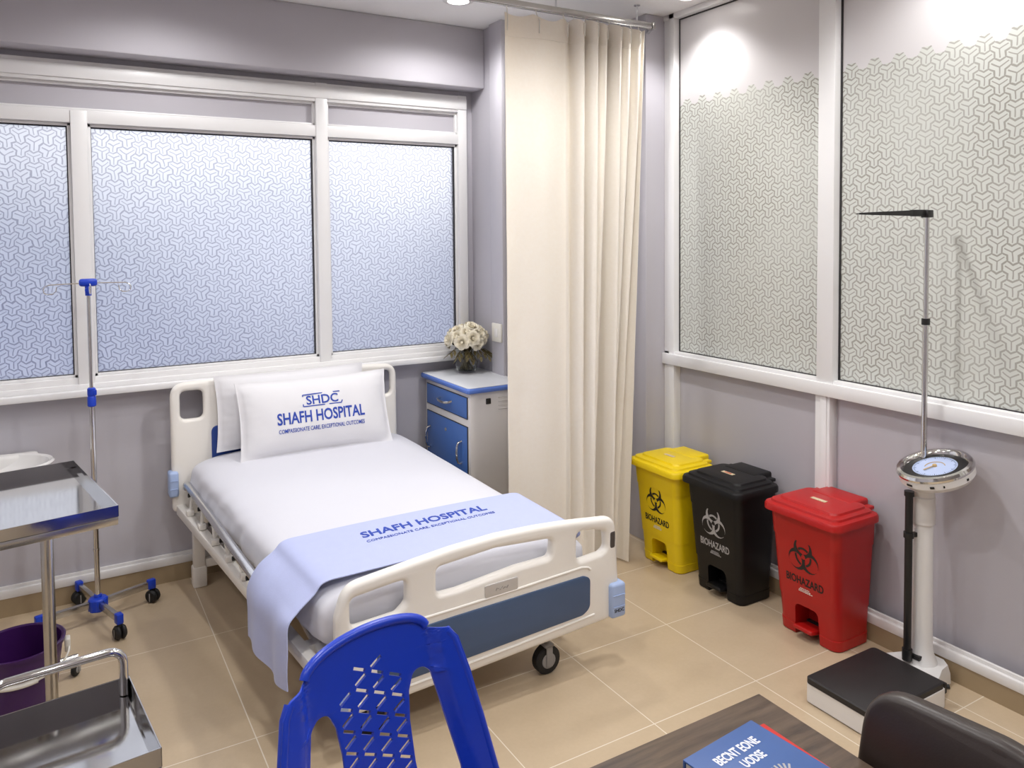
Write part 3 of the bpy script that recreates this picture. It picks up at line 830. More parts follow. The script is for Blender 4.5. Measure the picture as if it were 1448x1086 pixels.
def cpt(s, z):
    top = 3.275
    zt = z/top                                    # 0 floor .. 1 top
    xr_ = lerp(3.005, 3.165, zt**1.2) + .012*math.sin(zt*PI)
    sf = .40
    if s < sf:
        X = lerp(2.205, 2.60, s/sf)
        Y = 3.785+.018*math.sin(s/sf*PI*2.2+.6)*(1-.2*zt)-.028*(s/sf)**3*(.4+.6*zt)
        if s < .03: Y += .0
        Y += .03*(1-zt)**2*math.sin(s/sf*PI*1.0)
    else:
        t = (s-sf)/(1-sf)
        X = lerp(2.60, xr_, t)
        npl = 6.5
        ph = t*npl*2*PI
        w = math.sin(ph); w = math.copysign(abs(w)**.6, w)
        ampt = .066; ph2 = t*2.6*2*PI+.5
        low = max(0, 1-zt*1.15)
        wl_ = math.sin(ph2+.7*math.sin(ph2*.7))
        amp = lerp(.024, ampt, min(1, zt*1.3))*min(1, t*8+.25)
        Y = 3.757+amp*w+(.052*low+.016)*wl_*min(1, t*6)
        X += (.012*math.cos(ph)*zt - .012*math.cos(ph2)*low)*min(1, t*5)*min(1, (1-t)*5)
    sag = 0
    if zt > .9: sag = 0
    Y += .003*noise.noise(Vector((X*9, z*5, 3)))
    return Vector((X, Y, z))
q = newbm(); NS, NZ = 260, 90; g = []
for j in range(NZ+1):
    zz = j/NZ
    row = []
    for i in range(NS+1):
        s = i/NS; z = .012+zz*3.263
        p = cpt(s, z)
        if zz > .8 and s < .4:                   # the flat part sags between its two hooks
            u = s/.4; k = (zz-.8)/.2
            p.z -= k*k*.035*abs(math.sin(PI*(u*2+.12)))*(.4+.6*u)
        elif zz > .8:
            k = (zz-.8)/.2; p.z -= k*k*.030*abs(math.cos((s-.4)/.6*6.5*PI))
        row.append(q.verts.new(p))
    g.append(row)
for j in range(NZ):
    for i in range(NS): q.faces.new((g[j][i], g[j][i+1], g[j+1][i+1], g[j+1][i]))
bmesh.ops.recalc_face_normals(q, faces=q.faces[:])
bmesh.ops.solidify(q, geom=q.faces[:], thickness=-.003)
ob('cloth', q, M['curtain'], ct, True, smooth=80)
q = newbm()
for i in range(NS):
    for z0, z1 in ((3.135, 3.142),):
        a, b2 = cpt(i/NS, z0), cpt((i+1)/NS, z0); 
        if i == 0: pass
tube(q, [cpt(i/120, 3.14)+Vector((0, -.002, 0)) for i in range(121)], .0022, 5); ob('heading_seam', q, M['curtain'], ct, True)
for k, s in enumerate((.015, .21, .40, .475, .565, .66, .75, .84, .93, .995)):
    p = cpt(s, 3.26); q = newbm()
    tube(q, [(p.x, p.y-.004, 3.17), (p.x, p.y-.008, 3.24), (p.x, 3.80-.006, 3.285), (p.x, 3.80, 3.306)], .0035, 6); ob('hook', q, M['clear'], ct, True, label='milky plastic curtain hook')

# ------------------------------------------------------------------ infusion stand
ix, iy = .16, 4.635
iv = thing('infusion_stand', 'steel infusion stand with blue fittings by the window', 'infusion stand', (ix, iy, 0))
I = lambda pts: [(ix+a, iy+b_, c) for a, b_, c in pts]
q = newbm(); tube(q, I([(0, 0, .07), (0, 0, 1.20)]), .0135, 16); ob('lower_pole', q, M['chrome'], iv, True)
q = newbm(); tube(q, I([(0, 0, 1.18), (0, 0, 1.80)]), .0095, 14); ob('upper_pole', q, M['chrome'], iv, True)
q = newbm(); lathe(q, [(0, 1.15), (.017, 1.15), (.021, 1.155), (.021, 1.20), (.018, 1.205), (.020, 1.212), (.020, 1.245), (.014, 1.25), (0, 1.25)], (ix, iy, 0), 24); box(q, (ix+.014, iy-.012, 1.225), (.02, .02, .03), .004); ob('height_collar', q, M['blueplastic'], iv, True, label='blue height collar')
q = newbm(); lathe(q, [(0, .06), (.04, .06), (.045, .066), (.045, .12), (.04, .127), (.02, .13), (.018, .145), (0, .145)], (ix, iy, 0), 28)
for k in range(8): box(q, (0, .044, .092), (.02, .006, .06), .002, mat=Matrix.Translation((ix, iy, 0)) @ Matrix.Rotation(k*PI/4, 4, 'Z'))
ob('hub', q, M['blueplastic'], iv, True, label='blue hub')
q = newbm(); lathe(q, [(.010, .38), (.017, .38), (.017, .39), (.010, .39)], (ix, iy, 0), 16); ob('pole_ring', q, M['chrome'], iv, True)
for k in range(4):
    a = math.radians(17+90*k); ca, sa = math.cos(a), math.sin(a)
    q = newbm(); bar(q, (ix+.04*ca, iy+.04*sa, .098), (ix+.27*ca, iy+.27*sa, .104), .024, .036, .003); lg = ob('leg', q, M['steel'], iv, True)
    q = newbm(); box(q, (.278, 0, .105), (.042, .034, .052), .006, mat=Matrix.Translation((ix, iy, 0)) @ Matrix.Rotation(a, 4, 'Z')); ob('end_cap', q, M['blueplastic'], lg, True, label='blue end cap')
    x, y = ix+.285*ca, iy+.285*sa; yaw = (2.4, .3, 1.2, 1.9)[k]
    q = newbm(); Rm = Matrix.Translation((x, y, .037)) @ Matrix.Rotation(yaw, 4, 'Z')
    for s in (-1, 1): lathe(q, [(0, 0), (.030, 0), (.036, .005), (.036, .013), (.028, .022), (0, .024)], n=24, mat=Rm @ Matrix.Translation((0, s*.004, 0)) @ Matrix.Rotation(-s*PI/2, 4, 'X'))
    box(q, (0, 0, .030), (.018, .018, .03), mat=Rm)
    cs = ob('caster', q, M['rubber'], lg, True)
    q = newbm()
    for s in (-1, 1): box(q, (0, s*.0285, -.002), (.006, .002, .045), .001, mat=Rm)
    ob('spoke_mark', q, M['grey'], cs, True)
q = newbm(); lathe(q, [(0, 1.735), (.015, 1.735), (.016, 1.79), (.0, 1.79)], (ix, iy, 0), 20); box(q, (ix, iy, 1.803), (.085, .040, .040), .014, 3); lathe(q, [(0, 0), (.012, .0), (.012, .03), (0, .032)], n=14, mat=Matrix.Translation((ix-.005, iy-.012, 1.765)) @ Matrix.Rotation(PI/2, 4, 'X'))
ob('hook_head', q, M['blueplastic'], iv, True, label='blue hook head')
for k in range(4):
    a = k*PI/2+.06; L_ = .205 if k % 2 == 0 else .12
    pts = [(.03, 1.800), (.10*L_/.2, 1.799), (L_-.03, 1.797), (L_-.012, 1.790), (L_-.002, 1.775), (L_-.006, 1.756), (L_-.022, 1.748), (L_-.045, 1.750), (L_-.058, 1.762), (L_-.062, 1.785)]
    q = newbm(); tube(q, [(ix+r*math.cos(a), iy+r*math.sin(a), z) for r, z in pts], .0032, 8); ob('hook', q, M['chrome'], iv, True, label='bent wire hook')

# ------------------------------------------------------------------ steel trolleys
def tray_bm(w, d, h, T, th=.004, z=0):
    """open tray, inner size w x d, rim height h, floor at z"""
    bm = newbm(); box(bm, (0, 0, z+th/2), (w, d, th), mat=T)
    for s in (-1, 1):
        box(bm, (s*w/2, 0, z+h/2), (th, d+th, h), .001, 1, mat=T); box(bm, (0, s*d/2, z+h/2), (w+th, th, h), .001, 1, mat=T)
        box(bm, (s*(w/2-.006), 0, z+.008), (.012, d, .008), mat=T); box(bm, (0, s*(d/2-.006), z+.008), (w, .012, .008), mat=T)
    return bm
# upper tray stand: corner points of its rim in the room
R1 = math.radians(9.5); c1 = Vector((-.119, 3.70, 0))
t1 = thing('instrument_trolley', 'steel trolley with the high tray standing near the window', 'trolley', c1, R1)
LOC1 = Matrix.Identity(4)
q = tray_bm(.50, .80, .045, LOC1, z=.958); tr = ob('tray', q, M['steelflat'], t1)
q = newbm()
for s in (-1, 1):
    box(q, (s*.243, 0, .942), (.016, .80, .030), .002, mat=LOC1); box(q, (0, s*.393, .942), (.50, .016, .030), .002, mat=LOC1)
box(q, (0, 0, .942), (.04, .80, .03), mat=LOC1); ob('tray_frame', q, M['steel'], t1)
q = newbm(); tube(q, [(.012, -.37, .08), (.012, -.37, .945)], .0215, 16); ob('post', q, M['steel'], t1)
q = newbm(); tube(q, [(-.235, -.37, .085), (-.235, .37, .085)], .016, 12)
for s in (-1, 1): tube(q, [(-.235, s*.37, .085), (.235, s*.37, .085)], .016, 12)
ob('base_frame', q, M['steel'], t1)
for sx_ in (-1, 1):
    for sy_ in (-1, 1): caster(t1, sx_*.225, sy_*.37, .032, .022, .9, .02, world=False)

R2 = math.radians(6); c2 = Vector((.003, 2.553, 0))
t2 = thing('instrument_trolley', 'steel trolley with the low tray and tubular push handle at lower left', 'trolley', c2, R2)
q = tray_bm(.40, .45, .055, LOC1, z=.548); ob('tray', q, M['steelflat'], t2)
q = tray_bm(.40, .45, .045, LOC1, z=.20); ob('lower_shelf', q, M['steelflat'], t2)
pts = [(.183, .212, .555), (.183, .212, .66)]+[(.183-.045+.045*math.cos(a), .212, .66+.045*math.sin(a)) for a in (PI/8, PI/4, 3*PI/8, PI/2)]
pts2 = [(-x, y, z) for x, y, z in reversed(pts)]
q = newbm(); tube(q, pts+pts2, .0135, 14); ob('push_handle', q, M['chrome'], t2, label='tubular chrome push handle')
for sx_ in (-1, 1):
    for sy_ in (-1, 1):
        q = newbm(); box(q, (sx_*.19, sy_*.215, .32), (.022, .022, .46), .003); lg = ob('leg', q, M['steel'], t2)
        caster(lg, sx_*.19, sy_*.215, .034, .022, .4, .03, world=False)

# ------------------------------------------------------------------ bucket
bk = thing('bucket', 'dark purple plastic bucket under the high steel tray', 'bucket', (-.165, 3.80, 0))
q = newbm(); lathe(q, [(0, .0), (.115, .0), (.12, .004), (.160, .335), (.170, .337), (.172, .352), (.166, .355), (.156, .35), (.116, .010), (0, .010)], n=48); ob('shell', q, M['purple'], bk)
for s in (-1, 1):
    q = newbm(); box(q, (s*.176, 0, .30), (.022, .05, .055), .006); ob('lug', q, M['clear'], bk, label='white handle lug')
q = newbm(); tube(q, [(.182*math.cos(a), -.03-.20*math.sin(a)*.62, .30-.06*math.sin(a)) for a in [k*PI/16 for k in range(17)]], .004, 8); hd = ob('handle', q, M['clear'], bk, label='white bail handle')
q = newbm(); tube(q, [(.182*math.cos(a), -.03-.20*math.sin(a)*.62, .30-.06*math.sin(a)) for a in [PI*.38+k*PI*.24/8 for k in range(9)]], .010, 10); ob('grip', q, M['clear'], hd)

# ------------------------------------------------------------------ wash basin
wb = thing('wash_basin', 'white wash basin on the wall behind the high steel tray', 'basin', (-.34, 4.72, .865))
q = newbm(); lathe(q, [(0, -.16), (.10, -.16), (.20, -.12), (.27, -.04), (.292, .0), (.300, .012), (.292, .022), (.275, .016), (.255, -.02), (.19, -.10), (.09, -.135), (0, -.138)], n=48, sx=1.08, sy=.72, c=(0, 0, 0)); box(q, (0, .195, -.04), (.50, .07, .12), .02, 3)
ob('bowl', q, M['ceramic'], wb)
q = newbm(); tube(q, [(0, .19, .02), (0, .19, .10), (0, .17, .125), (0, .12, .125), (0, .09, .11)], .011, 10); ob('tap', q, M['chrome'], wb)

# ------------------------------------------------------------------ pedal bins
def rrect(cx, cy, wx, wy, r, z, n=6):
    out = []
    for (sx, sy, a0) in ((1, 1, 0), (-1, 1, 90), (-1, -1, 180), (1, -1, 270)):
        for k in range(n+1):
            a = math.radians(a0+90*k/n)
            out.append((cx+sx*(wx/2-r)+r*math.cos(a), cy+sy*(wy/2-r)+r*math.sin(a), z))
    return out
def loft(bm, rings, cap0=True, cap1=True):
    R = [[bm.verts.new(p) for p in r] for r in rings]; n = len(R[0])
    for A, B in zip(R, R[1:]):
        for k in range(n): bm.faces.new((A[k], A[(k+1) % n], B[(k+1) % n], B[k]))
    if cap0: bm.faces.new(list(reversed(R[0])))
    if cap1: bm.faces.new(R[-1])
    return bm
def boolean_bm(a, b2):
    ma = bpy.data.meshes.new('a'); a.to_mesh(ma); a.free(); mb = bpy.data.meshes.new('b'); b2.to_mesh(mb); b2.free()
    oa = bpy.data.objects.new('a', ma); o2 = bpy.data.objects.new('b', mb); COL.objects.link(oa); COL.objects.link(o2)
    md = oa.modifiers.new('x', 'BOOLEAN'); md.operation = 'DIFFERENCE'; md.object = o2; md.solver = 'EXACT'; md.use_self = True
    dg = bpy.context.evaluated_depsgraph_get(); dg.update()
    me = bpy.data.meshes.new_from_object(oa.evaluated_get(dg), depsgraph=dg)
    bm = newbm(); bm.from_mesh(me)
    for o in (oa, o2): bpy.data.objects.remove(o)
    return bm
def biohazard():
    bm = newbm(); N = 132; S = 31.0
    V = {}
    def inside(x, y):
        r = math.hypot(x, y)
        if r < 3.2: return False
        solid = False; ring = False
        for k in range(3):
            a = math.radians(90+120*k); c, s = math.cos(a), math.sin(a)
            al, pe = x*c+y*s, -x*s+y*c
            d1 = math.hypot(x-11*c, y-11*s); d2 = math.hypot(x-15*c, y-15*s)
            if al > 0 and abs(pe) < 1.0 and r < 6.2: return False
            if d1 < 15 and d2 > 10.8 and not (al > 18 and abs(pe) < 2.2): solid = True
        for k in range(3):
            a = math.radians(90+120*k); c, s = math.cos(a), math.sin(a)
            d2 = math.hypot(x-15*c, y-15*s); al = x*c+y*s
            if d2 < 10.8:
                solid = False
                if 10.6 < r < 13.6 and d2 < 9.8: ring = True
        # keep horns free of the neighbouring cut-outs
        return solid or ring
    def vert(i, j):
        if (i, j) not in V: V[i, j] = bm.verts.new((-S+2*S*i/N, -S+2*S*j/N, 0))
        return V[i, j]
    for i in range(N):
        for j in range(N):
            if inside(-S+2*S*(i+.5)/N, -S+2*S*(j+.5)/N): bm.faces.new((vert(i, j), vert(i+1, j), vert(i+1, j+1), vert(i, j+1)))
    return bm
def pedal_bin(label, x, y, S, mat, ink, lidmat=None, stick=None, rz=0, small=None):
    """front faces -x; x = front face at the floor, y = middle"""
    t = thing('pedal_bin', label, 'pedal bin', (x, y, 0), rz, group='biohazard pedal bins by the partition')
    s = S
    D0, D1, W0, W1, Ht = .250*s, .315*s, .350*s, .405*s, .640*s
    def xc(z): return lerp(D0/2, D1/2-.055*s, z/Ht)
    def dd(z): return lerp(D0, D1, z/Ht)
    def ww(z): return lerp(W0, W1, z/Ht)
    def fx_(z): return xc(z)-dd(z)/2
    rings = [rrect(xc(z), 0, dd(z)-i*2, ww(z)-i*2, .045*s, z) for z, i in ((0, .006), (.006, 0), (.055*s, 0), (.056*s, .0025), (.19*s, .0025), (.191*s, 0), (.50*s, 0), (.501*s, -.003), (Ht-.02, -.003))]
    bm = loft(newbm(), rings)
    cut = newbm(); prof = fillet([(-.075*s, -.05), (.075*s, -.05), (.068*s, .165*s, .03), (-.068*s, .165*s, .03)], 0, 5)
    pb = plate_bm(prof, [], .20*s, 0); 
    bmesh.ops.transform(pb, matrix=Matrix(((0, 0, 1, 0), (1, 0, 0, 0), (0, 1, 0, 0), (0, 0, 0, 1))), verts=pb.verts)
    bmesh.ops.recalc_face_normals(pb, faces=pb.faces); bmesh.ops.recalc_face_normals(bm, faces=bm.faces)
    bm = boolean_bm(bm, pb); cut.free()
    ob('body', bm, mat, t, smooth=32)
    # pedal
    q = newbm(); box(q, (.005*s, .0, .052*s), (.115*s, .112*s, .022*s), .008, 3, mat=Matrix.Rotation(math.radians(10), 4, 'Y')); ob('pedal', q, mat, t)
    q = newbm(); box(q, (.085*s, 0, .03*s), (.02, .13*s, .05*s)); ob('pedal_bracket', q, M['rubber'], t)
    # lid
    lx0 = -.088*s; LW, LD = .458*s, .352*s; cx = lx0+LD/2
    rings = [rrect(cx, 0, LD-.02, LW-.02, .05*s, Ht-.022), rrect(cx, 0, LD, LW, .055*s, Ht-.018), rrect(cx, 0, LD, LW, .055*s, Ht+.006), rrect(cx, 0, LD-.012, LW-.012, .05*s, Ht+.016), rrect(cx, 0, LD-.05, LW-.05, .045*s, Ht+.022), rrect(cx, 0, LD-.056, LW-.056, .045*s, Ht+.032), rrect(cx+.012, 0, LD-.10, LW-.11, .04*s, Ht+.037), rrect(cx+.014, 0, LD-.106, LW-.118, .04*s, Ht+.047), rrect(cx+.02, 0, LD-.16, LW-.18, .04*s, Ht+.052)]
    q = loft(newbm(), rings); box(q, (cx+LD/2-.03*s, 0, Ht+.030), (.15*s, .235*s, .05), .012, 3)
    for a in (-1, 1): box(q, (cx+LD/2-.02*s, a*.15*s, Ht+.026), (.07*s, .04*s, .02), .006)
    lid = ob('lid', q, lidmat or mat, t)
    # print on the sloping front
    tl = math.atan2(fx_(.5)-fx_(0), .5)
    def front(px, pz, off=.0012): z = pz; return (fx_(z)-off, -px, z)
    q = biohazard(); k_ = .0036*s
    mapbm(q, lambda a, b_, c: front(a*k_, .425*s+b_*k_)); ob('biohazard_symbol', q, ink, t, smooth=0)
    q = text_bm('BIOHAZARD', .056*s, .0003, .0012, .70); mapbm(q, lambda a, b_, c: front(a, .278*s+b_, .0012+c)); ob('lettering', q, ink, t, smooth=0)
    if small:
        q = newbm()
        rr = random.Random(3)
        for L_, zz in ((.055, .258), (.07, .250), (.075, .243)):
            a = -L_/2*s
            while a < L_/2*s:
                w_ = rr.uniform(.004, .010); c0 = Vector(front(a, zz*s)); c1_ = Vector(front(a+w_, zz*s)); bar(q, c0, c1_, .001, .004); a += w_+.003
        ob('small_print', q, small, t, smooth=0)
    q = newbm(); box(q, (cx-.01, 0, Ht+.0535), (.024*s, .085*s, .0025)); st = ob('lid_sticker', q, M['sticker'], lid, label='small sticker on the lid')
    if stick:
        q = newbm(); box(q, (cx-.01, 0, Ht+.055), (.012*s, .05*s, .001)); ob('sticker_print', q, M['stickerred'], st)
    return t
pedal_bin('yellow biohazard pedal bin at the far end of the row beside the curtain', 3.155, 3.595, .965, M['yellow'], M['symblack'], small=M['clear'])
pedal_bin('black biohazard pedal bin between the yellow and the red bin', 3.165, 3.125, .985, M['binblack'], M['symgrey'], stick=True, small=M['symgrey'])
pedal_bin('red biohazard pedal bin at the near end of the row beside the weighing scale', 3.20, 2.55, 1.0, M['red'], M['symblack'], small=M['clear'])

# ------------------------------------------------------------------ column weighing scale
ws = thing('weighing_scale', 'white column weighing scale with round dial and height rod', 'weighing scale', (3.1, 2.05, 0))
q = newbm(); loft(q, [rrect(3.00, 2.04, .475, .345, .02, z, 4) for z in (0.006, .085)]+[rrect(3.00, 2.04, .462, .332, .018, .090, 4)])
for a in (-1, 1):
    for c in (-1, 1): box(q, (3.0+a*.2, 2.04+c*.13, .004), (.03, .03, .008))
ob('base', q, M['white'], ws, True)
q = newbm(); loft(q, [rrect(2.995, 2.04, .472, .340, .022, z, 4) for z in (.088, .110)]+[rrect(2.995, 2.04, .460, .328, .02, .115, 4)]); ob('platform', q, M['mat'], ws, True, label='black rubber platform')
q = newbm(); rings = []
for z, x0, x1, hw in ((.004, 3.22, 3.452, .13), (.05, 3.22, 3.45, .128), (.085, 3.225, 3.445, .115)):
    r_ = [(x0, 2.05-hw*1.2, z), (x0+.06, 2.05-hw*1.05, z), (x0+.13, 2.05-hw*.80, z), (x1-.03, 2.05-hw*.72, z), (x1, 2.05-hw*.4, z), (x1, 2.05+hw*.4, z), (x1-.03, 2.05+hw*.72, z), (x0+.13, 2.05+hw*.80, z), (x0+.06, 2.05+hw*1.05, z), (x0, 2.05+hw*1.2, z)]
    rings.append(r_)
loft(q, rings); ob('foot', q, M['white'], ws, True)
kx, ky = 3.355, 2.055
q = newbm(); lathe(q, [(.07, .075), (.062, .10), (.050, .13), (.046, .18), (.042, .72), (.050, .722), (.050, .84), (.046, .845), (.046, .875), (.052, .90), (.060, .925), (0, .93)], (kx, ky, 0), 36); ob('column', q, M['white'], ws, True)
q = newbm(); tube(q, [(kx-.075, ky+.02, .115), (kx-.075, ky+.02, .865)], .0165, 16); tube(q, [(kx-.075, ky+.02, .10), (kx-.075, ky+.02, .15)], .022, 16); tube(q, [(kx-.075, ky+.02, .85), (kx-.075, ky+.02, .872)], .021, 16); tube(q, [(kx-.075, ky+.02, .66), (kx-.075, ky+.02, .685)], .022, 16)
bar(q, (kx-.075, ky+.02, .672), (kx-.02, ky, .672), .016, .02); box(q, (kx-.04, ky-.005, .118), (.05, .05, .02), .004)
ob('carrying_rod', q, M['black'], ws, True, label='black rod clipped to the column')
# dial
Dm = Matrix.Translation((3.335, 1.985, .972)) @ Matrix.Scale(.96, 4) @ Matrix.Rotation(math.radians(-16), 4, 'Y') @ Matrix.Rotation(math.radians(-6), 4, 'X')
q = newbm(); lathe(q, [(0, -.045), (.10, -.045), (.145, -.030), (.160, -.010), (.161, .022), (.150, .026), (0, .020)], n=56, mat=Dm); ob('dial_case', q, M['white'], ws, True)
q = newbm(); lathe(q, [(.150, .022), (.163, .022), (.165, .032), (.158, .044), (.144, .046), (.134, .038), (.130, .026)], n=56, mat=Dm); ob('bezel', q, M['chrome'], ws, True, label='chrome bezel')
q = newbm(); lathe(q, [(.095, .030), (.100, .0275), (.134, .0275), (.134, .024), (.095, .024)], n=56, mat=Dm); ob('dial_ring', q, M['black'], ws, True, label='black ring inside the bezel')
q = newbm(); lathe(q, [(0, .0285), (.0975, .0285), (.0975, .022)], n=48, mat=Dm); df = ob('dial_face', q, M['dial'], ws, True, label='pale blue dial face')
q = newbm()
for k in range(60):
    a = 2*PI*k/60; L_ = .012 if k % 5 == 0 else .006
    box(q, (.090-L_/2, 0, .0290), (L_, .0014 if k % 5 else .0025, .0008), mat=Dm @ Matrix.Rotation(a, 4, 'Z'))
ob('scale_marks', q, M['bedblue'], df, True)
q = newbm()
tube(q, [Dm @ Vector((.042*math.cos(a), .042*math.sin(a), .0295)) for a in [math.radians(-60+k*9) for k in range(20)]], .002, 5)
bar(q, Dm @ Vector((0, 0, .034)), Dm @ Vector((-.055, .02, .034)), .006, .002); lathe(q, [(0, .028), (.010, .028), (.009, .038), (0, .039)], n=16, mat=Dm); ob('needle', q, M['needle'], df, True)
q = newbm()
for a0, w_ in ((168, .03), (205, .018), (222, .007), (262, .012)):
    a = math.radians(a0)
    box(q, (.1612, 0, .002), (.003, w_, .010), .001, mat=Dm @ Matrix.Rotation(a, 4, 'Z'))
ob('case_labels', q, M['symblack'], ws, True)
# height rod
hx, hy_ = 3.392, 2.078
q = newbm(); tube(q, [(hx, hy_, .95), (hx, hy_, 1.63)], .0125, 14); ob('rod_tube', q, M['chrome'], ws, True)
q = newbm(); tube(q, [(hx, hy_, 1.60), (hx, hy_, 2.11)], .0105, 14); bar(q, (hx+.002, hy_-.010, 1.62), (hx+.002, hy_-.010, 2.10), .010, .006); ob('inner_rod', q, M['chrome'], ws, True)
q = newbm(); lathe(q, [(.010, 1.612), (.018, 1.612), (.018, 1.640), (.010, 1.640)], (hx, hy_, 0), 18); ob('rod_collar', q, M['black'], ws, True, label='black collar')
q = newbm(); box(q, (hx, hy_, 2.112), (.042, .036, .034), .004); bar(q, (hx, hy_-.006, 1.86), (hx, hy_-.006, 2.11), .012, .016)
e0, e1 = Vector((hx, hy_, 2.116)), Vector((hx-.40, hy_+.055, 2.112)); dr = (e1-e0).normalized()
bar(q, e0, e0+dr*.10, .016, .030, .003)
R_ = [[], []]; sd = Vector((-dr.y, dr.x, 0))
for i, (p, w_, h_) in enumerate(((e0+dr*.09, .008, .013), (e1, .004, .004))):
    R_[i] = [p+sd*a*w_+Vector((0, 0, b_*h_)) for a, b_ in ((-1, -1), (1, -1), (1, 1), (-1, 1))]
loft(q, R_); tube(q, [e1, e1+dr*.018], .002, 6); ob('headpiece', q, M['black'], ws, True, label='black folding headpiece arm')
q = newbm(); box(q, (3.236, 1.885, .082), (.02, .03, .045), .004); tube(q, [(3.24, 1.88, .085), (3.256, 1.868, .085)], .010, 12); ob('lock_knob', q, M['black'], ws, True, label='black locking knob')

# ------------------------------------------------------------------ blue plastic chair
ca = thing('plastic_chair', 'blue moulded plastic chair with a perforated back at the foot of the bed', 'chair', (.77, 1.72, 0), math.radians(15))
th_ = math.radians(12)
# local frame: x across, y towards the bed, back plane through P0
P0l = Matrix.Rotation(math.radians(-15), 3, 'Z') @ (Vector((.705, 1.935, .9))-Vector((.77, 1.72, 0)))
BM_ = Matrix.Translation(P0l) @ Matrix(((1, 0, 0, 0), (0, math.sin(th_), -math.cos(th_), 0), (0, math.cos(th_), math.sin(th_), 0), (0, 0, 0, 1)))
bo = [(-.350, -.46), (-.300, -.12), (-.278, -.022, .012), (-.252, .010, .02), (-.202, .024, .01), (-.14, .064, .1), (-.075, .084, .1), (0, .092, .1), (.075, .084, .1), (.14, .064, .1), (.202, .024, .01), (.252, .010, .02), (.278, -.022, .012), (.300, -.12), (.350, -.46)]
bo = fillet(bo, .02, 5)
def hole(sg): return fillet([(sg*x, y) for x, y in ((.116, -.405), (.107, -.30), (.107, -.19), (.116, -.118), (.136, -.074), (.168, -.070), (.192, -.092), (.203, -.15), (.228, -.28), (.252, -.405))], .03, 5)
holes = [hole(1), hole(-1)]; slots = newbm()
va_, vb_ = Vector((.0535, -.027)), Vector((.0535, .027))
def inwin(p):
    x, y = p
    if y > -.06: lim = lerp(.128, .03, max(0, (y+.045)/.065)) if y > -.045 else lerp(.130, .135, (y+.06)/.015)
    else: lim = lerp(.130, .101, min(1, (-.06-y)/.09))
    return abs(x) < lim and -.41 < y < .02
for i in range(-14, 15):
    for j in range(-14, 15):
        o = Vector((.0, -.020))+va_*i+vb_*j
        for d in (va_, vb_):
            c = o+d*.5
            e = d.normalized(); n_ = Vector((-e.y, e.x)); a, w_ = .0195, (.0040 if d is va_ else .0052)
            if not all(inwin(c+e*q_) for q_ in (-a, 0, a)): continue
            box(slots, (0, 0, 0), (2*a, 2*w_, .06), mat=Matrix.Translation((c.x, c.y, 0)) @ Matrix.Rotation(math.atan2(e.y, e.x), 4, 'Z'))
bk_ = plate_bm(bo, holes, .009, .001, 1)
bmesh.ops.recalc_face_normals(bk_, faces=bk_.faces[:])
bk_ = boolean_bm(bk_, slots)
for it in range(5):
    bmesh.ops.triangulate(bk_, faces=bk_.faces[:])
    es = [e for e in bk_.edges if e.calc_length() > .022]
    if not es: break
    bmesh.ops.subdivide_edges(bk_, edges=es, cuts=1)
bmesh.ops.triangulate(bk_, faces=bk_.faces[:])
def bend(x, y, z):
    zz = z
    post = max(0, min(1, (abs(x)-(.192 if y > -.1 else lerp(.20, .25, min(1, (-.1-y)/.3))))/.03))
    post = post*post*(3-2*post)
    zz += .020*post                                  # posts stand proud of the panel
    zz -= .035*(1-(x/.30)**2)                          # panel is dished away from the sitter
    return BM_ @ Vector((x, y, zz))
mapbm(bk_, bend); ob('backrest', bk_, M['chairblue'], ca, smooth=60)
# rolled rim along the arch and posts
q = newbm()
rim = [(-.36, -.47), (-.315, -.18), (-.283, -.025), (-.250, .004)]
def onb(x, y, z): return bend(x, y, z)
tube(q, [onb(x, y, .004) for x, y in [(.195*math.sin(a), .020+.066*math.cos(a)**.8) for a in [math.radians(-90+180*i_/24) for i_ in range(25)] if math.cos(a) > .01]], .013, 10)
for s in (-1, 1): tube(q, [onb(s*x, y, -.006) for x, y in [(.250, .002), (.268, -.025), (.290, -.12), (.315, -.26), (.342, -.45)]], .013, 10)
ob('rolled_rim', q, M['chairblue'], ca, smooth=60)
q = newbm(); loft(q, [[(x, y-.17, .435+z) for x, y, z in r_] for r_ in (rrect(0, .05, .47, .35, .06, -.02), rrect(0, .05, .50, .38, .07, -.012), rrect(0, .05, .50, .38, .07, .006), rrect(0, .05, .47, .35, .06, .012))]); 
st_y = P0l.y-.12
ob('seat', q, M['chairblue'], ca, smooth=40)
for sx_, y0, y1 in ((-1, -.27, -.29), (1, -.27, -.29), (-1, .03, .10), (1, .03, .10)):
    q = newbm(); tube(q, [(sx_*.20, y0, .43), (sx_*.235, (y0+y1)/2, .2), (sx_*.255, y1, 0.0)], [.030, .026, .021], 10); ob('leg', q, M['chairblue'], ca)

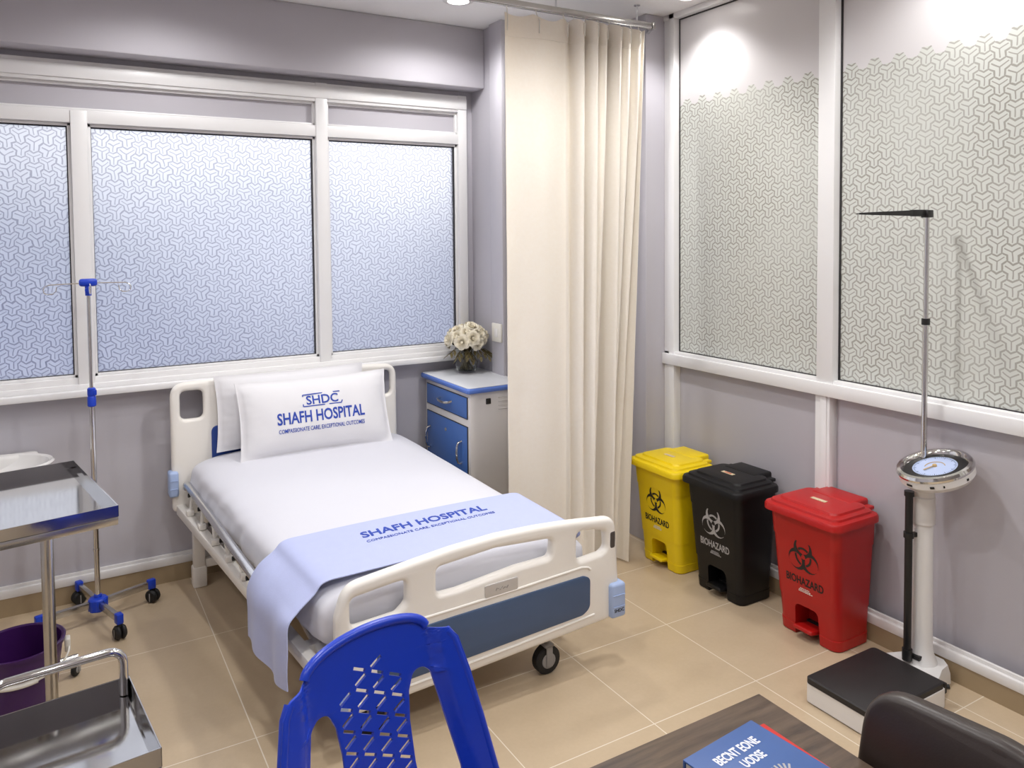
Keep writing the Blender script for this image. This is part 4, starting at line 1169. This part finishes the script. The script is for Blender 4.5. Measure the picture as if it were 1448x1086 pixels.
# ------------------------------------------------------------------ desk, books, office chair
dk = thing('desk', 'dark wood desk at the lower right holding the books', 'desk', (1.3, .9, 0))
q = newbm(); box(q, ((1.03+1.603)/2, (.28+1.432)/2, .783), (1.603-1.03, 1.432-.28, .034), .003); ob('desk_top', q, M['wood'], dk, True)
for x in (1.07, 1.565):
    for y in (.33, 1.385):
        q = newbm(); box(q, (x, y, .383), (.05, .05, .766), .004); ob('leg', q, M['wood'], dk, True)
rb = thing('book', 'red covered book lying under the blue book on the desk', 'book', (1.36, 1.2, .80))
q = newbm(); box(q, (1.383, 1.204, .8055), (.240, .236, .011), .002); ob('cover', q, M['bookred'], rb, True)
bb = thing('book', 'blue book with white title lying on the red book on the desk', 'book', (1.33, 1.2, .812))
q = newbm(); box(q, (1.338, 1.198, .836), (.246, .222, .005), .002); box(q, (1.338, 1.198, .8135), (.246, .222, .005), .002); box(q, (1.338, 1.306, .825), (.246, .006, .026), .002); cv = ob('cover', q, M['book'], bb, True)
q = newbm(); box(q, (1.339, 1.197, .8248), (.240, .210, .0172)); ob('pages', q, M['paper'], bb, True)
for s_, yy, xx, sz in (('BECNT EONE', 1.243, 1.338, .036), ('UODSE', 1.204, 1.346, .034)):
    k = text_bm(s_, sz, .0003, .0010, .66); ob('title', mapbm(k, lambda x, y, z: (xx+x, yy+y, .8390+z)), M['booktext'], cv, True, smooth=0)
q = newbm()
for k in range(7):
    a = math.radians(40+k*16); bar(q, (1.362, 1.128, .8391), (1.362+.045*math.cos(a), 1.128+.045*math.sin(a), .8391), .005, .0008)
ob('emblem', q, M['symgrey'], cv, True)

bb.rotation_euler.z = .09; rb.rotation_euler.z = .02
oc = thing('office_chair', 'dark brown padded office chair pushed up to the desk at lower right', 'chair', (1.40, .82, 0))
ZYm = lambda x, lean: Matrix.Translation((x, 0, 0)) @ Matrix(((0, 0, 1, 0), (1, 0, 0, 0), (0, 1, 0, 0), (0, 0, 0, 1)))
q = plate_bm(fillet([(.56, .50, .08), (1.165, .50, .08), (1.150, .955, .11), (.85, .972, .3), (.56, .955, .11)], .08, 8), [], .055, .022, 4)
mapbm(q, lambda y, z, x: (1.668+x+(z-.8)*.16-.18*(y-.85)**2, y, z)); ob('backrest', q, M['darkchair'], oc, True, smooth=60)
q = newbm(); loft(q, [rrect(1.40, .85, a, b_, .07, z) for a, b_, z in ((.40, .44, .42), (.44, .48, .435), (.44, .48, .48), (.40, .44, .50))]); ob('seat', q, M['darkchair'], oc, True, smooth=60)
q = newbm(); tube(q, [(1.50, .85, .43), (1.66, .85, .44), (1.70, .85, .52), (1.69, .85, .62)], .018, 10); ob('back_bracket', q, M['black'], oc, True)
q = newbm(); tube(q, [(1.40, .85, .09), (1.40, .85, .43)], .025, 14); ob('gas_lift', q, M['black'], oc, True)
for k in range(5):
    a = 2*PI*k/5+.3; q = newbm(); bar(q, (1.40, .85, .09), (1.40+.24*math.cos(a), .85+.24*math.sin(a), .075), .04, .03, .006); lg = ob('base_arm', q, M['black'], oc, True)
    caster(lg, 1.40+.235*math.cos(a), .85+.235*math.sin(a), .026, .03, a, .008)

# ------------------------------------------------------------------ camera, sky, view
cam = bpy.data.cameras.new('camera'); co = bpy.data.objects.new('camera', cam); COL.objects.link(co)
F, CYP, YAW, PIT, ROL = 1104.18, 376.84, .5327119, .0422914, .0086104
fwd = Vector((math.sin(YAW)*math.cos(PIT), math.cos(YAW)*math.cos(PIT), -math.sin(PIT))); rgt = Vector((math.cos(YAW), -math.sin(YAW), 0)); dwn = fwd.cross(rgt)
r_ = rgt*math.cos(ROL)+dwn*math.sin(ROL); d_ = -rgt*math.sin(ROL)+dwn*math.cos(ROL)
co.matrix_world = Matrix.Translation((0, 0, 2.04)) @ Matrix((r_, -d_, -fwd)).transposed().to_4x4()
cam.sensor_width = 36; cam.lens = F/1448*36; cam.shift_y = -(543-CYP)/1448; cam.clip_start = .05
SC.camera = co

w = bpy.data.worlds.new('overcast_sky'); SC.world = w; w.use_nodes = True
nt = w.node_tree; bg = nt.nodes['Background']
tc = nt.nodes.new('ShaderNodeTexCoord'); sp = nt.nodes.new('ShaderNodeSeparateXYZ'); mr = nt.nodes.new('ShaderNodeMapRange'); cr_ = nt.nodes.new('ShaderNodeValToRGB')
nt.links.new(tc.outputs['Generated'], sp.inputs[0]); nt.links.new(sp.outputs[2], mr.inputs[0])
mr.inputs[1].default_value = -.22; mr.inputs[2].default_value = .17
e = cr_.color_ramp.elements; e[0].position = 0; e[0].color = (.08, .11, .24, 1); e[1].position = 1; e[1].color = (1, 1, 1, 1)
k = cr_.color_ramp.elements.new(.60); k.color = (.24, .27, .35, 1)
nz = nt.nodes.new('ShaderNodeTexNoise'); nz.inputs['Scale'].default_value = 3.2; nz.inputs['Detail'].default_value = 2
nt.links.new(tc.outputs['Generated'], nz.inputs['Vector'])
md = nt.nodes.new('ShaderNodeMath'); md.operation = 'MULTIPLY_ADD'; md.inputs[1].default_value = .9; nt.links.new(nz.outputs['Fac'], md.inputs[0])
ms_ = nt.nodes.new('ShaderNodeMath'); ms_.operation = 'SUBTRACT'; ms_.inputs[1].default_value = .45; nt.links.new(mr.outputs[0], ms_.inputs[0]); nt.links.new(ms_.outputs[0], md.inputs[2])
nt.links.new(md.outputs[0], cr_.inputs[0]); vm = nt.nodes.new('ShaderNodeVectorMath'); vm.operation = 'DOT_PRODUCT'      # brighter sky patch added for glare at the top of the middle pane
vm.inputs[1].default_value = Vector((.262, .955, .115)).normalized(); nt.links.new(tc.outputs['Generated'], vm.inputs[0])
m3 = nt.nodes.new('ShaderNodeMapRange'); m3.interpolation_type = 'SMOOTHSTEP'; m3.inputs[1].default_value = .955; m3.inputs[2].default_value = 1.0; m3.inputs[4].default_value = .40
nt.links.new(vm.outputs['Value'], m3.inputs[0])
mx3 = nt.nodes.new('ShaderNodeMix'); mx3.data_type = 'RGBA'; mx3.blend_type = 'ADD'; mx3.inputs['Factor'].default_value = 1
nt.links.new(cr_.outputs[0], mx3.inputs[6]); nt.links.new(m3.outputs[0], mx3.inputs[7])
nt.links.new(mx3.outputs[2], bg.inputs[0]); bg.inputs[1].default_value = 1.65
vs = SC.view_settings; vs.view_transform = 'Standard'; vs.look = 'None'; vs.gamma = 1; vs.use_curve_mapping = False; vs.exposure = .2
